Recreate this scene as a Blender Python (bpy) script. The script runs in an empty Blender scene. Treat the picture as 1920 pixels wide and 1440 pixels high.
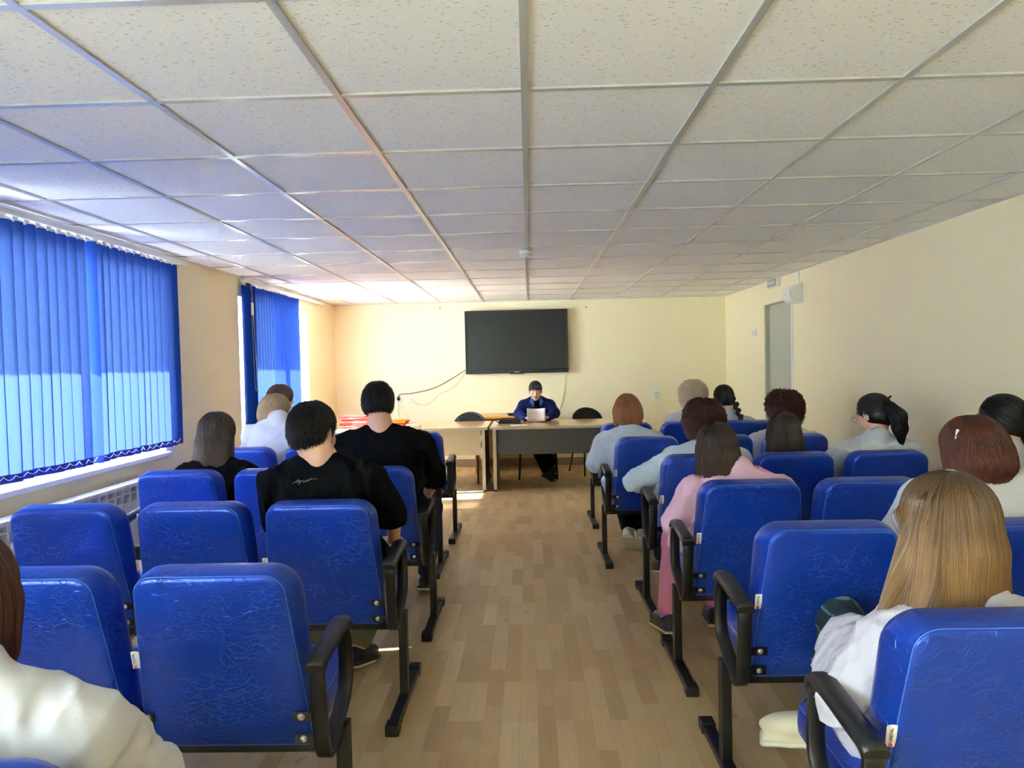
import bpy, bmesh, math, random
import numpy as np
from mathutils import Vector, Matrix
SC = bpy.context.scene
COL = SC.collection
PI = math.pi
random.seed(7)

# ------------------------------------------------------------------ camera
CAMX, CAMH, F = -0.0085, 1.42, 1300.0
YAW, PITCH, ROLL = 0.02366, -0.02868, 0.02269
def cam_matrix():
    cy, sy = math.cos(YAW), math.sin(YAW); cp, sp = math.cos(PITCH), math.sin(PITCH); cr, sr = math.cos(ROLL), math.sin(ROLL)
    Rz = np.array([[cy,-sy,0],[sy,cy,0],[0,0,1]]); Rx = np.array([[1,0,0],[0,cp,-sp],[0,sp,cp]]); Ry = np.array([[cr,0,sr],[0,1,0],[-sr,0,cr]])
    return Rz @ Rx @ Ry
CM = cam_matrix()
cam = bpy.data.cameras.new('camera'); camo = bpy.data.objects.new('camera', cam); COL.objects.link(camo)
cam.sensor_width = 36; cam.sensor_fit = 'HORIZONTAL'; cam.lens = F / 1920 * 36; cam.clip_start = 0.02; cam.clip_end = 200
m4 = Matrix.Identity(4)
for i in range(3):
    m4[i][0] = CM[i,0]; m4[i][1] = CM[i,2]; m4[i][2] = -CM[i,1]
m4[0][3] = CAMX; m4[1][3] = 0; m4[2][3] = CAMH
camo.matrix_world = m4
SC.camera = camo
def at(px, py, Y):
    """world point seen at photo pixel (px,py) at distance Y into the room"""
    d = CM @ np.array([(px-960)/F, 1.0, (720-py)/F]); t = Y/d[1]
    return (CAMX + d[0]*t, Y, CAMH + d[2]*t)

# ------------------------------------------------------------------ world, sun, exposure
W = bpy.data.worlds.new('sky'); SC.world = W; W.use_nodes = True
W.node_tree.nodes['Background'].inputs[0].default_value = (0.78, 0.96, 1.0, 1)
W.node_tree.nodes['Background'].inputs[1].default_value = 12.0
sun = bpy.data.lights.new('sun', 'SUN'); sun.energy = 52; sun.angle = 0.0093; sun.color = (1.0, 0.97, 0.92)
suno = bpy.data.objects.new('sun', sun); COL.objects.link(suno)
suno.rotation_euler = Vector((1.0, 0.10, -0.68)).to_track_quat('-Z', 'Y').to_euler()
suno.location = (-6, 4, 6)
SC.view_settings.view_transform = 'Standard'; SC.view_settings.look = 'None'
SC.view_settings.exposure = 1.36; SC.view_settings.gamma = 1.0; SC.view_settings.use_curve_mapping = False
SC.cycles.max_bounces = 12; SC.cycles.diffuse_bounces = 7; SC.cycles.glossy_bounces = 4
SC.cycles.transparent_max_bounces = 16; SC.cycles.sample_clamp_indirect = 8.0
SC.cycles.use_denoising = True

XL, XR, YF, YB, ZC = -2.70, 2.73, 9.65, -3.4, 2.294     # room: left/right walls, front/back walls, ceiling
def portal(name, y0, y1, z0, z1):
    l = bpy.data.lights.new(name, 'AREA'); l.shape = 'RECTANGLE'; l.size = y1-y0; l.size_y = z1-z0
    l.cycles.is_portal = True
    o = bpy.data.objects.new(name, l); COL.objects.link(o)
    o.location = (XL-0.42, (y0+y1)/2, (z0+z1)/2); o.rotation_euler = (PI/2, 0, -PI/2)
WINS = [(2.0, 5.06, .83, 2.12), (6.42, 8.47, .83, 2.12), (-3.15, .15, .83, 2.12)]
for k, w in enumerate(WINS): portal('window_portal', *w)

# ------------------------------------------------------------------ materials
def srgb(r, g, b):
    f = lambda c: (c/255/12.92) if c/255 <= .04045 else ((c/255+.055)/1.055)**2.4
    return (f(r), f(g), f(b), 1)
class N:
    def __init__(s, name):
        s.m = bpy.data.materials.new(name); s.m.use_nodes = True; s.t = s.m.node_tree; s.n = s.t.nodes; s.n.clear()
        s.out = s.new('ShaderNodeOutputMaterial')
    def new(s, t, **kw):
        n = s.n.new(t)
        for k, v in kw.items(): setattr(n, k, v)
        return n
    def l(s, a, b): s.t.links.new(a, b)
    def setin(s, node, **kw):
        for k, v in kw.items():
            k = k.replace('_', ' ')
            if hasattr(v, 'is_output') or isinstance(v, bpy.types.NodeSocket): s.l(v, node.inputs[k])
            else: node.inputs[k].default_value = v
        return node
    def bsdf(s, **kw):
        b = s.new('ShaderNodeBsdfPrincipled'); s.setin(b, **kw); s.l(b.outputs[0], s.out.inputs[0]); return b
    def coord(s, kind='Object', scale=(1,1,1), rot=(0,0,0)):
        c = s.new('ShaderNodeTexCoord'); m = s.new('ShaderNodeMapping'); s.l(c.outputs[kind], m.inputs[0])
        m.inputs['Scale'].default_value = scale; m.inputs['Rotation'].default_value = rot; return m.outputs[0]
    def noise(s, vec, scale, detail=3, rough=.5, out='Fac', dist=0):
        n = s.new('ShaderNodeTexNoise'); s.l(vec, n.inputs['Vector']); n.inputs['Scale'].default_value = scale
        n.inputs['Detail'].default_value = detail; n.inputs['Roughness'].default_value = rough; n.inputs['Distortion'].default_value = dist
        return n.outputs[out]
    def ramp(s, fac, stops, interp='LINEAR'):
        r = s.new('ShaderNodeValToRGB'); s.l(fac, r.inputs[0]); e = r.color_ramp.elements; r.color_ramp.interpolation = interp
        while len(e) < len(stops): e.new(.5)
        for i, (p, c) in enumerate(stops): e[i].position = p; e[i].color = c
        return r.outputs[0]
    def mix(s, fac, a, b, blend='MIX'):
        m = s.new('ShaderNodeMix', data_type='RGBA', blend_type=blend)
        for i, v in ((0, fac), (6, a), (7, b)):
            if isinstance(v, bpy.types.NodeSocket): s.l(v, m.inputs[i])
            else: m.inputs[i].default_value = v
        return m.outputs[2]
    def math(s, op, a, b=0.0):
        m = s.new('ShaderNodeMath', operation=op)
        for i, v in ((0, a), (1, b)):
            if isinstance(v, bpy.types.NodeSocket): s.l(v, m.inputs[i])
            else: m.inputs[i].default_value = v
        return m.outputs[0]
    def bump(s, h, strength=.3, dist=.01, normal=None):
        b = s.new('ShaderNodeBump'); s.l(h, b.inputs['Height']); b.inputs['Strength'].default_value = strength; b.inputs['Distance'].default_value = dist
        if normal: s.l(normal, b.inputs['Normal'])
        return b.outputs[0]
M = {}
def plain(name, c, rough=.5, metal=0., spec=.5, **kw):
    n = N(name); v = n.coord(); f = n.noise(v, 8, 4)
    dark = tuple(x*.9 for x in c[:3]) + (1,)
    col = n.mix(f, dark, c)
    n.bsdf(Base_Color=col, Roughness=rough, Metallic=metal, **kw); n.m.node_tree.nodes['Principled BSDF'].inputs['Specular IOR Level'].default_value = spec
    M[name] = n.m; return n.m
def wallmat(name, c, var=.03):
    n = N(name); v = n.coord(); f = n.noise(v, 1.3, 5); f2 = n.noise(v, 160, 3)
    col = n.mix(f, tuple(x*(1-var) for x in c[:3])+(1,), c)
    n.bsdf(Base_Color=col, Roughness=.62, Normal=n.bump(f2, .12, .002)); M[name] = n.m
wallmat('wall_paint', srgb(240, 229, 192))
wallmat('door_grey', srgb(176, 178, 160))
plain('white_plastic', srgb(236, 236, 232), .35)
plain('white_metal', srgb(232, 232, 228), .4)
plain('grid_metal', srgb(205, 207, 205), .28, .35)
plain('black_metal', srgb(20, 20, 21), .42)
plain('black_plastic', srgb(26, 26, 27), .38)
plain('steel', srgb(205, 205, 205), .25, .9)
plain('baseboard', srgb(146, 128, 112), .5)
plain('black_cloth', srgb(24, 24, 26), .9)
plain('dark_grey_board', srgb(84, 84, 78), .5)
plain('beige_board', srgb(192, 182, 150), .5)
plain('edge_beige', srgb(188, 184, 160), .45)
plain('brown_board', srgb(104, 84, 64), .5)
plain('red_card', srgb(222, 42, 40), .45)
plain('pink_card', srgb(238, 120, 110), .45)
plain('orange_card', srgb(226, 140, 40), .5)
plain('paper', srgb(238, 234, 230), .7)
plain('cord_white', srgb(222, 222, 214), .5)
plain('cord_beige', srgb(214, 206, 160), .5)
plain('cord_black', srgb(32, 30, 28), .5)
plain('gold', srgb(210, 190, 130), .3, .7)
plain('grey_text', srgb(90, 105, 110), .6)
plain('tag_red', srgb(200, 60, 90), .6)
plain('tag_ink', srgb(80, 80, 110), .6)
plain('bounce_ground', srgb(215, 218, 220), .8)
plain('concrete', srgb(190, 188, 182), .8)
n = N('screen'); n.bsdf(Base_Color=srgb(32, 37, 38), Roughness=.22, Specular_IOR_Level=.3); M['screen'] = n.m
n = N('window_glass'); a = n.new('ShaderNodeBsdfTransparent'); g = n.new('ShaderNodeBsdfGlossy'); g.inputs['Roughness'].default_value = .02
x = n.new('ShaderNodeMixShader'); x.inputs[0].default_value = .06; n.l(a.outputs[0], x.inputs[1]); n.l(g.outputs[0], x.inputs[2]); n.l(x.outputs[0], n.out.inputs[0]); M['window_glass'] = n.m
n = N('lens_glass'); a = n.new('ShaderNodeBsdfTransparent'); g = n.new('ShaderNodeBsdfGlossy'); g.inputs['Roughness'].default_value = .02
x = n.new('ShaderNodeMixShader'); x.inputs[0].default_value = .1; n.l(a.outputs[0], x.inputs[1]); n.l(g.outputs[0], x.inputs[2]); n.l(x.outputs[0], n.out.inputs[0]); M['lens_glass'] = n.m

# ceiling tile: off-white mineral board with short dark fissures
n = N('ceiling_tile'); v = n.coord()
def fiss(rot, sx, sy, off):
    mp = n.new('ShaderNodeMapping'); n.l(v, mp.inputs[0]); mp.inputs['Rotation'].default_value = (0,0,rot); mp.inputs['Scale'].default_value = (sx, sy, 1); mp.inputs['Location'].default_value = (off, off*.7, 0)
    vo = n.new('ShaderNodeTexVoronoi'); vo.voronoi_dimensions = '2D'; n.l(mp.outputs[0], vo.inputs['Vector']); vo.inputs['Scale'].default_value = 1
    vo.inputs['Randomness'].default_value = 1
    sep = n.new('ShaderNodeSeparateColor'); n.l(vo.outputs['Color'], sep.inputs[0])
    thr = n.math('MULTIPLY', n.math('SUBTRACT', sep.outputs[0], .35), .16)
    return n.math('LESS_THAN', vo.outputs['Distance'], thr)
fs = [fiss(.3, 14, 44, 0), fiss(1.25, 15, 46, 3), fiss(-.6, 16, 52, 7), fiss(2.1, 34, 34, 11)]
s_ = fs[0]
for q in fs[1:]: s_ = n.math('MAXIMUM', s_, q)
base = n.mix(n.noise(v, 1.1, 3), srgb(236, 238, 236), srgb(246, 247, 245))
col = n.mix(s_, base, srgb(200, 198, 192))
h = n.math('SUBTRACT', n.noise(v, 180, 2), s_)
n.bsdf(Base_Color=col, Roughness=.85, Normal=n.bump(h, .22, .003)); M['ceiling_tile'] = n.m

# floor: linoleum printed as block parquet running towards the front wall
n = N('floor_parquet'); v = n.coord(rot=(0, 0, PI/2))
br = n.new('ShaderNodeTexBrick'); n.l(v, br.inputs['Vector']); br.offset = .37; br.offset_frequency = 3
for k, val in dict(Scale=1.0, Mortar_Size=.0012, Mortar_Smooth=.3, Bias=0.0, Brick_Width=.34, Row_Height=.072).items(): br.inputs[k.replace('_', ' ')].default_value = val
br.inputs['Color1'].default_value = (0,0,0,1); br.inputs['Color2'].default_value = (1,1,1,1); br.inputs['Mortar'].default_value = (.3,.3,.3,1)
tone = n.ramp(br.outputs['Color'], [(0, srgb(186, 156, 108)), (.35, srgb(202, 172, 124)), (.7, srgb(214, 186, 138)), (1, srgb(224, 198, 152))])
gv = n.coord(scale=(34, 2.2, 1))
gr = n.noise(gv, 2.2, 6, .62, dist=.8)
col = n.mix(n.math('MULTIPLY', gr, .5), tone, srgb(150, 116, 74), 'MIX')
kn = n.ramp(n.noise(n.coord(scale=(9, 5, 1)), 1.6, 3), [(.68, (0,0,0,1)), (.74, (1,1,1,1))])
col = n.mix(n.math('MULTIPLY', kn, .35), col, srgb(116, 84, 54))
rg = n.ramp(n.noise(n.coord(), 3, 4), [(.3, (.30,.30,.30,1)), (.7, (.44,.44,.44,1))])
n.bsdf(Base_Color=col, Roughness=rg, Normal=n.bump(n.math('ADD', gr, br.outputs['Fac']), .06, .002)); M['floor_parquet'] = n.m

# blue artificial leather with pressed creases
def vinyl(name, c1, c2):
    n = N(name); v = n.coord(); rnd = n.new('ShaderNodeObjectInfo').outputs['Random']
    off = n.new('ShaderNodeVectorMath', operation='ADD'); cmb = n.new('ShaderNodeCombineXYZ'); sc_ = n.math('MULTIPLY', rnd, 31.0)
    for i in range(3): n.l(sc_, cmb.inputs[i])
    n.l(v, off.inputs[0]); n.l(cmb.outputs[0], off.inputs[1]); v = off.outputs[0]
    warp = n.noise(v, 5, 4, .6, out='Color')
    ad = n.new('ShaderNodeVectorMath', operation='MULTIPLY_ADD'); n.l(warp, ad.inputs[0]); ad.inputs[1].default_value = (.16,.16,.16); n.l(v, ad.inputs[2])
    st = n.new('ShaderNodeMapping'); n.l(ad.outputs[0], st.inputs[0]); st.inputs['Scale'].default_value = (.8, 1, 2.4)
    vo = n.new('ShaderNodeTexVoronoi', feature='DISTANCE_TO_EDGE'); n.l(st.outputs[0], vo.inputs['Vector']); vo.inputs['Scale'].default_value = 30
    cr = n.ramp(vo.outputs['Distance'], [(0, (1,1,1,1)), (.05, (0,0,0,1))])
    mask = n.ramp(n.noise(v, 9, 3), [(.42, (0,0,0,1)), (.62, (1,1,1,1))])
    crease = n.math('MULTIPLY', cr, mask)
    fine = n.noise(v, 420, 2)
    soft = n.noise(v, 14, 3)
    hgt = n.math('ADD', n.math('MULTIPLY', crease, 1.0), n.math('ADD', n.math('MULTIPLY', fine, .12), n.math('MULTIPLY', soft, 1.1)))
    col = n.mix(n.noise(v, 4, 3), c1, c2)
    n.bsdf(Base_Color=col, Roughness=.34, Metallic=.4, Coat_Weight=.3, Coat_Roughness=.25, Normal=n.bump(hgt, .6, .004)); M[name] = n.m
vinyl('blue_vinyl', srgb(13, 56, 160), srgb(22, 74, 198))
plain('blue_seam', srgb(70, 120, 220), .4, .2)
# laminated table tops
def laminate(name, a, b, rough=.16, sc=(3, 30, 3)):
    n = N(name); v = n.coord(scale=sc); f = n.noise(v, 2, 6, .6, dist=.6)
    n.bsdf(Base_Color=n.mix(f, a, b), Roughness=rough, Normal=n.bump(f, .02, .001)); M[name] = n.m
laminate('table_laminate', srgb(212, 170, 122), srgb(204, 160, 112), .15, (2, 20, 2))
laminate('orange_laminate', srgb(226, 164, 78), srgb(216, 152, 68), .3, (3, 30, 3))
# translucent blind cloth
def blindcloth(name, c, tr):
    n = N(name); v = n.coord(); w = n.noise(n.coord(scale=(60, 60, 4)), 12, 3)
    col = n.mix(w, tuple(x*.86 for x in c[:3])+(1,), c)
    d = n.new('ShaderNodeBsdfDiffuse'); t = n.new('ShaderNodeBsdfTranslucent'); n.l(col, d.inputs[0]); t.inputs[0].default_value = tr
    x = n.new('ShaderNodeMixShader'); x.inputs[0].default_value = .52; n.l(d.outputs[0], x.inputs[1]); n.l(t.outputs[0], x.inputs[2]); n.l(x.outputs[0], n.out.inputs[0]); M[name] = n.m
blindcloth('blind_cloth', srgb(36, 92, 226), (.016, .031, .084, 1))
n = N('diffuser'); a = n.new('ShaderNodeBsdfTransparent'); a.inputs[0].default_value = (.04,.04,.04,1); t = n.new('ShaderNodeBsdfTranslucent'); t.inputs[0].default_value = (.60,.68,.69,1); x = n.new('ShaderNodeAddShader'); n.l(a.outputs[0], x.inputs[0]); n.l(t.outputs[0], x.inputs[1]); n.l(x.outputs[0], n.out.inputs[0]); M['diffuser'] = n.m  # unseen cloth, added to turn the sun into soft neutral light
n = N('blind_pocket'); n.bsdf(Base_Color=srgb(30, 62, 170), Roughness=.8); M['blind_pocket'] = n.m

# ------------------------------------------------------------------ mesh helpers
def tag(o, label=None, cat=None, group=None, kind=None):
    if label: o['label'] = label
    if cat: o['category'] = cat
    if group: o['group'] = group
    if kind: o['kind'] = kind
    return o
def empty(name, loc=(0,0,0), rz=0):
    o = bpy.data.objects.new(name, None); o.empty_display_size = .1; COL.objects.link(o); o.location = loc; o.rotation_euler = (0,0,rz); return o
def link(name, me, mat, parent=None, smooth=False):
    if smooth:
        for p in me.polygons: p.use_smooth = True
    for mm in (mat if isinstance(mat, (list, tuple)) else [mat]): me.materials.append(M[mm] if isinstance(mm, str) else mm)
    o = bpy.data.objects.new(name, me); COL.objects.link(o)
    if parent: o.parent = parent
    return o
class MB:
    """collects boxes, tubes and sweeps into one mesh"""
    def __init__(s): s.b = bmesh.new()
    def box(s, x0, x1, y0, y1, z0, z1, bev=0, mi=0, mat=None):
        r = bmesh.ops.create_cube(s.b, size=1); vs = r['verts']
        for v in vs: v.co = Vector(((x0+x1)/2 + v.co.x*(x1-x0), (y0+y1)/2 + v.co.y*(y1-y0), (z0+z1)/2 + v.co.z*(z1-z0)))
        fs = {f for v in vs for f in v.link_faces}
        for f in fs: f.material_index = mi
        if bev:
            es = list({e for v in vs for e in v.link_edges})
            r2 = bmesh.ops.bevel(s.b, geom=es, offset=bev, segments=2, profile=.5, affect='EDGES')
            for f in r2['faces']: f.material_index = mi
            vs = [v for v in r2['verts']] + [v for v in vs if v.is_valid]
        if mat is not None:
            for v in set(vs): v.co = mat @ v.co
        return s
    def sweep(s, path, prof, closed=False, up=Vector((0,0,1)), mi=0, cap=True):
        """prof: list of (a,b) offsets; a along side vector, b along second vector"""
        P = [Vector(p) for p in path]; n = len(P); rings = []
        prev = None
        for i in range(n):
            if closed: t = (P[(i+1)%n]-P[i-1])
            else: t = P[min(i+1,n-1)]-P[max(i-1,0)]
            t.normalize()
            u = up if prev is None else prev
            side = t.cross(u)
            if side.length < 1e-4: side = t.cross(Vector((1,0,0.01)))
            side.normalize(); u2 = side.cross(t).normalized(); prev = u2
            rings.append([s.b.verts.new(P[i] + side*a + u2*b) for a, b in prof])
        m = len(prof)
        for i in range(n if closed else n-1):
            A, B = rings[i], rings[(i+1)%n]
            for j in range(m):
                f = s.b.faces.new((A[j], A[(j+1)%m], B[(j+1)%m], B[j])); f.material_index = mi; f.smooth = m > 5
        if cap and not closed:
            for r in (rings[0][::-1], rings[-1]):
                f = s.b.faces.new(r); f.material_index = mi
        return s
    def tube(s, path, r, seg=8, closed=False, mi=0, up=Vector((0,0,1))):
        return s.sweep(path, [(r*math.cos(2*PI*k/seg), r*math.sin(2*PI*k/seg)) for k in range(seg)], closed, up, mi)
    def cyl(s, c, r, h, axis='Z', seg=20, r2=None, mi=0):
        mt = Matrix.Translation(c) @ {'Z': Matrix.Identity(4), 'X': Matrix.Rotation(PI/2, 4, 'Y'), 'Y': Matrix.Rotation(PI/2, 4, 'X')}[axis]
        r_ = bmesh.ops.create_cone(s.b, cap_ends=True, segments=seg, radius1=r, radius2=r if r2 is None else r2, depth=h, matrix=mt)
        for f in {f for v in r_['verts'] for f in v.link_faces}: f.material_index = mi
        return s
    def sph(s, c, r, sc=(1,1,1), seg=16, mi=0):
        r_ = bmesh.ops.create_uvsphere(s.b, u_segments=seg, v_segments=seg//2, radius=r, matrix=Matrix.Translation(c) @ Matrix.Diagonal((*sc, 1)))
        for f in {f for v in r_['verts'] for f in v.link_faces}: f.material_index = mi; f.smooth = True
        return s
    def build(s, name, mat, parent=None, smooth=None):
        bmesh.ops.recalc_face_normals(s.b, faces=s.b.faces)
        me = bpy.data.meshes.new(name); s.b.to_mesh(me); s.b.free()
        if smooth is not None:
            for p in me.polygons: p.use_smooth = smooth
        return link(name, me, mat, parent)
def box(name, mat, x0, x1, y0, y1, z0, z1, parent=None, bev=0):
    return MB().box(x0, x1, y0, y1, z0, z1, bev).build(name, mat, parent)
def children(o): return [c for c in bpy.data.objects if c.parent == o]
def copy_tree(o, parent=None, kids=None):
    if kids is None:
        kids = {}
        for c in bpy.data.objects:
            if c.parent: kids.setdefault(c.parent.name, []).append(c)
    c = o.copy(); COL.objects.link(c)
    if parent: c.parent = parent
    for ch in kids.get(o.name, []): copy_tree(ch, c, kids)
    return c
def text_mesh(name, s, size, mat, parent, m, extrude=.0004, align='CENTER'):
    cu = bpy.data.curves.new(name, 'FONT'); cu.body = s; cu.size = size; cu.extrude = extrude; cu.align_x = align; cu.align_y = 'CENTER'; cu.resolution_u = 2
    t = bpy.data.objects.new(name, cu); COL.objects.link(t)
    dg = bpy.context.evaluated_depsgraph_get(); me = bpy.data.meshes.new_from_object(t.evaluated_get(dg))
    bpy.data.objects.remove(t); me.transform(m); me.materials.clear()
    return link(name, me, mat, parent)

# ------------------------------------------------------------------ the room
S = lambda o: tag(o, kind='structure')
S(box('floor', 'floor_parquet', XL-.0, XR, YB, YF, -.05, 0))
# ceiling boards with a visible metal grid
mb = MB(); mb.box(XL-.02, XR+.02, YB, YF+.02, ZC+.004, ZC+.05)
ceil = S(mb.build('ceiling', 'ceiling_tile'))
mb = MB()
for k in range(-4, 5):
    if XL < k*.6 < XR: mb.box(k*.6-.012, k*.6+.012, YB, YF, ZC-.003, ZC+.006)
j = -12
while True:
    y = 2.2439 + .6*j; j += 1
    if y < YB: continue
    if y > YF-.02: break
    mb.box(XL, XR, y-.012, y+.012, ZC-.0022, ZC+.005)
mb.build('ceiling_grid', 'grid_metal', ceil)
mb = MB()   # wall angle along the walls
mb.box(XL, XL+.022, YB, YF, ZC-.004, ZC+.004).box(XR-.022, XR, YB, YF, ZC-.004, ZC+.004).box(XL, XR, YF-.022, YF, ZC-.004, ZC+.004)
mb.build('ceiling_edge_angle', 'grid_metal', ceil)
S(box('wall_front', 'wall_paint', XL-.4, XR+.3, YF, YF+.2, -.05, ZC+.3))
# right wall with the door recess
mb = MB(); D0, D1, DZ = 7.25, 8.10, 2.035
for (a, b, c, d) in ((YB, D0, -.05, ZC+.3), (D1, YF, -.05, ZC+.3), (D0, D1, DZ, ZC+.3)): mb.box(XR, XR+.25, a, b, c, d)
mb.box(XR+.20, XR+.25, D0, D1, -.05, DZ).box(XR, XR+.20, D0, D1, -.05, -.001)  # unseen backing and floor strip, added to stop a light leak
S(mb.build('wall_right', 'wall_paint'))
dr = S(box('door_1', 'door_grey', XR+.06, XR+.11, D0, D1, 0, DZ))
mb = MB().box(XR+.012, XR+.06, D0, D0+.010, 0, DZ).box(XR+.0, XR+.06, D0, D1, 0, .012).box(XR+.012, XR+.06, D1-.012, D1, 0, DZ).box(XR+.012, XR+.06, D0, D1-.012, DZ-.012, DZ)
mb.build('door_lining', 'door_grey', dr)
MB().cyl((XR+.04, D0+.09, 1.0), .012, .05, 'X').box(XR+.01, XR+.025, D0+.08, D0+.20, .99, 1.01, .003).build('door_handle', 'steel', dr)
S(MB().box(XR-.012, XR+.05, D0-.035, D0, 0, DZ+.0).build('trim_1', 'white_plastic'))
# left wall with three window openings
mb = MB(); TW = .40
ys = sorted([(w[0], w[1]) for w in WINS]); cur = YB
for a, b in ys: mb.box(XL-TW, XL, cur, a, -.05, ZC+.3); cur = b
mb.box(XL-TW, XL, cur, YF, -.05, ZC+.3)
for y0, y1, z0, z1 in WINS:
    mb.box(XL-TW, XL, y0, y1, -.05, z0).box(XL-TW, XL, y0, y1, z1, ZC+.3)
S(mb.build('wall_left', 'wall_paint'))
S(box('wall_back', 'wall_paint', XL-.4, XR+.3, YB-.2, YB, -.05, ZC+.3))
for k, (y0, y1, z0, z1) in enumerate(WINS):
    w = empty('window_%d' % (k+1), (XL-.30, (y0+y1)/2, z0)); tag(w, kind='structure')
    h = z1-z0; hw = (y1-y0)/2; nm = 3 if hw > 1.2 else 2
    mb = MB()
    mb.box(-.03, .03, -hw, hw, 0, .06).box(-.03, .03, -hw, hw, h-.06, h).box(-.03, .03, -hw, -hw+.06, 0, h).box(-.03, .03, hw-.06, hw, 0, h)
    for q in range(1, nm):
        yy = -hw + 2*hw*q/nm; mb.box(-.03, .03, yy-.045, yy+.045, 0, h)
    mb.build('window_frame', 'white_plastic', w)
    box('window_pane', 'window_glass', -.004, .004, -hw+.05, hw-.05, .05, h-.05, w)
    MB().box(.03, .30+.045, -hw-.0, hw+.0, -.028, .004, .006).build('window_sill', 'white_plastic', w)
    mb = MB()   # white plastered reveal
    mb.box(.03, .299, -hw, -hw+.008, 0, h).box(.03, .299, hw-.008, hw, 0, h).box(.03, .299, -hw, hw, h-.008, h)
    mb.build('window_reveal', 'white_plastic', w)
# outside: eave above the windows, and unseen open ground, pale to bounce daylight in
S(box('trim_2', 'concrete', XL-TW-.92, XL-TW, YB, YF+1, 2.36, 2.55))
S(box('floor_outside', 'bounce_ground', -60, XL-TW, -40, 50, -1.2, -1.0))
for nm, a in (('baseboard_front', (XL, XR, YF-.014, YF, 0, .105)), ('baseboard_left', (XL, XL+.014, YB, YF-.014, 0, .105))):
    S(box(nm, 'baseboard', *a, bev=.003))
mb = MB().box(XR-.014, XR, YB, D0-.04, 0, .105).box(XR-.014, XR, D1, YF-.014, 0, .105); S(mb.build('baseboard_right', 'baseboard'))
# ------------------------------------------------------------------ bench with three seats
def outline(wb, wt, h, rb, rt, seg=7):
    """rounded trapezoid in (u, v), counter-clockwise, v from 0 to h"""
    pts = []
    corners = [(-wb/2, 0, rb), (wb/2, 0, rb), (wt/2, h, rt), (-wt/2, h, rt)]
    for i in range(4):
        p = Vector(corners[i][:2]); a = Vector(corners[i-1][:2]); b = Vector(corners[(i+1)%4][:2]); r = corners[i][2]
        da = (a-p).normalized(); db = (b-p).normalized(); ang = da.angle(db); d = r/math.tan(ang/2)
        c = p + (da+db).normalized() * (r/math.sin(ang/2)); s = p+da*d; e = p+db*d
        a0 = math.atan2(s.y-c.y, s.x-c.x); a1 = math.atan2(e.y-c.y, e.x-c.x)
        while a1 < a0: a1 += 2*PI
        for k in range(seg+1):
            t = a0+(a1-a0)*k/seg; pts.append((c.x+r*math.cos(t), c.y+r*math.sin(t)))
        # edge subdivisions
        nx = corners[(i+1)%4]
        q = Vector(nx[:2]); dd = (p-q).normalized()
        ang2 = dd.angle((Vector(corners[(i+2)%4][:2])-q).normalized()); e2 = q + dd*(nx[2]/math.tan(ang2/2))
        for k in range(1, 5): pts.append(tuple(e.lerp(e2, k/5)))
    return pts
def cushion(ol, layers, to3d, name, mat, parent, ol2=None, depth=.1):
    """layers: (inset, w); inset in metres towards the centre, measured along the outline normals"""
    b = bmesh.new(); n = len(ol); cx = 0; cy = (min(p[1] for p in ol)+max(p[1] for p in ol))/2
    nor = []
    for i in range(n):
        t = Vector((ol[(i+1)%n][0]-ol[i-1][0], ol[(i+1)%n][1]-ol[i-1][1])).normalized(); nor.append(Vector((t.y, -t.x)))
    rings = []
    for ins, w in layers:
        ring = []
        for i in range(n):
            q = Vector(ol[i])
            if ol2: q = q.lerp(Vector(ol2[i]), min(1, max(0, w/depth)))
            if ins < .012: p = q - nor[i]*ins
            else:
                p0 = q - nor[i]*.012; c = Vector((cx, cy)); f = max(0, 1-(ins-.012)/.21); p = c+(p0-c)*f
            ring.append(b.verts.new(to3d(p.x, p.y, w)))
        rings.append(ring)
    for A, B in zip(rings[:-1], rings[1:]):
        for i in range(n):
            f = b.faces.new((A[i], A[(i+1)%n], B[(i+1)%n], B[i])); f.smooth = True
    for r in (rings[0][::-1], rings[-1]): 
        f = b.faces.new(r); f.smooth = True
    bmesh.ops.recalc_face_normals(b, faces=b.faces)
    me = bpy.data.meshes.new(name); b.to_mesh(me); b.free()
    return link(name, me, mat, parent)
TOPZ, BOTZ, BY = .875, .362, .11
L_ = math.hypot(TOPZ-BOTZ, BY); tv = Vector((0, -BY/L_, (TOPZ-BOTZ)/L_)); tw = Vector((0, (TOPZ-BOTZ)/L_, BY/L_))
def back3d(cx):
    o = Vector((cx, BY, BOTZ))
    return lambda u, v, w: o + Vector((u, 0, 0)) + tv*v + tw*w
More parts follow.
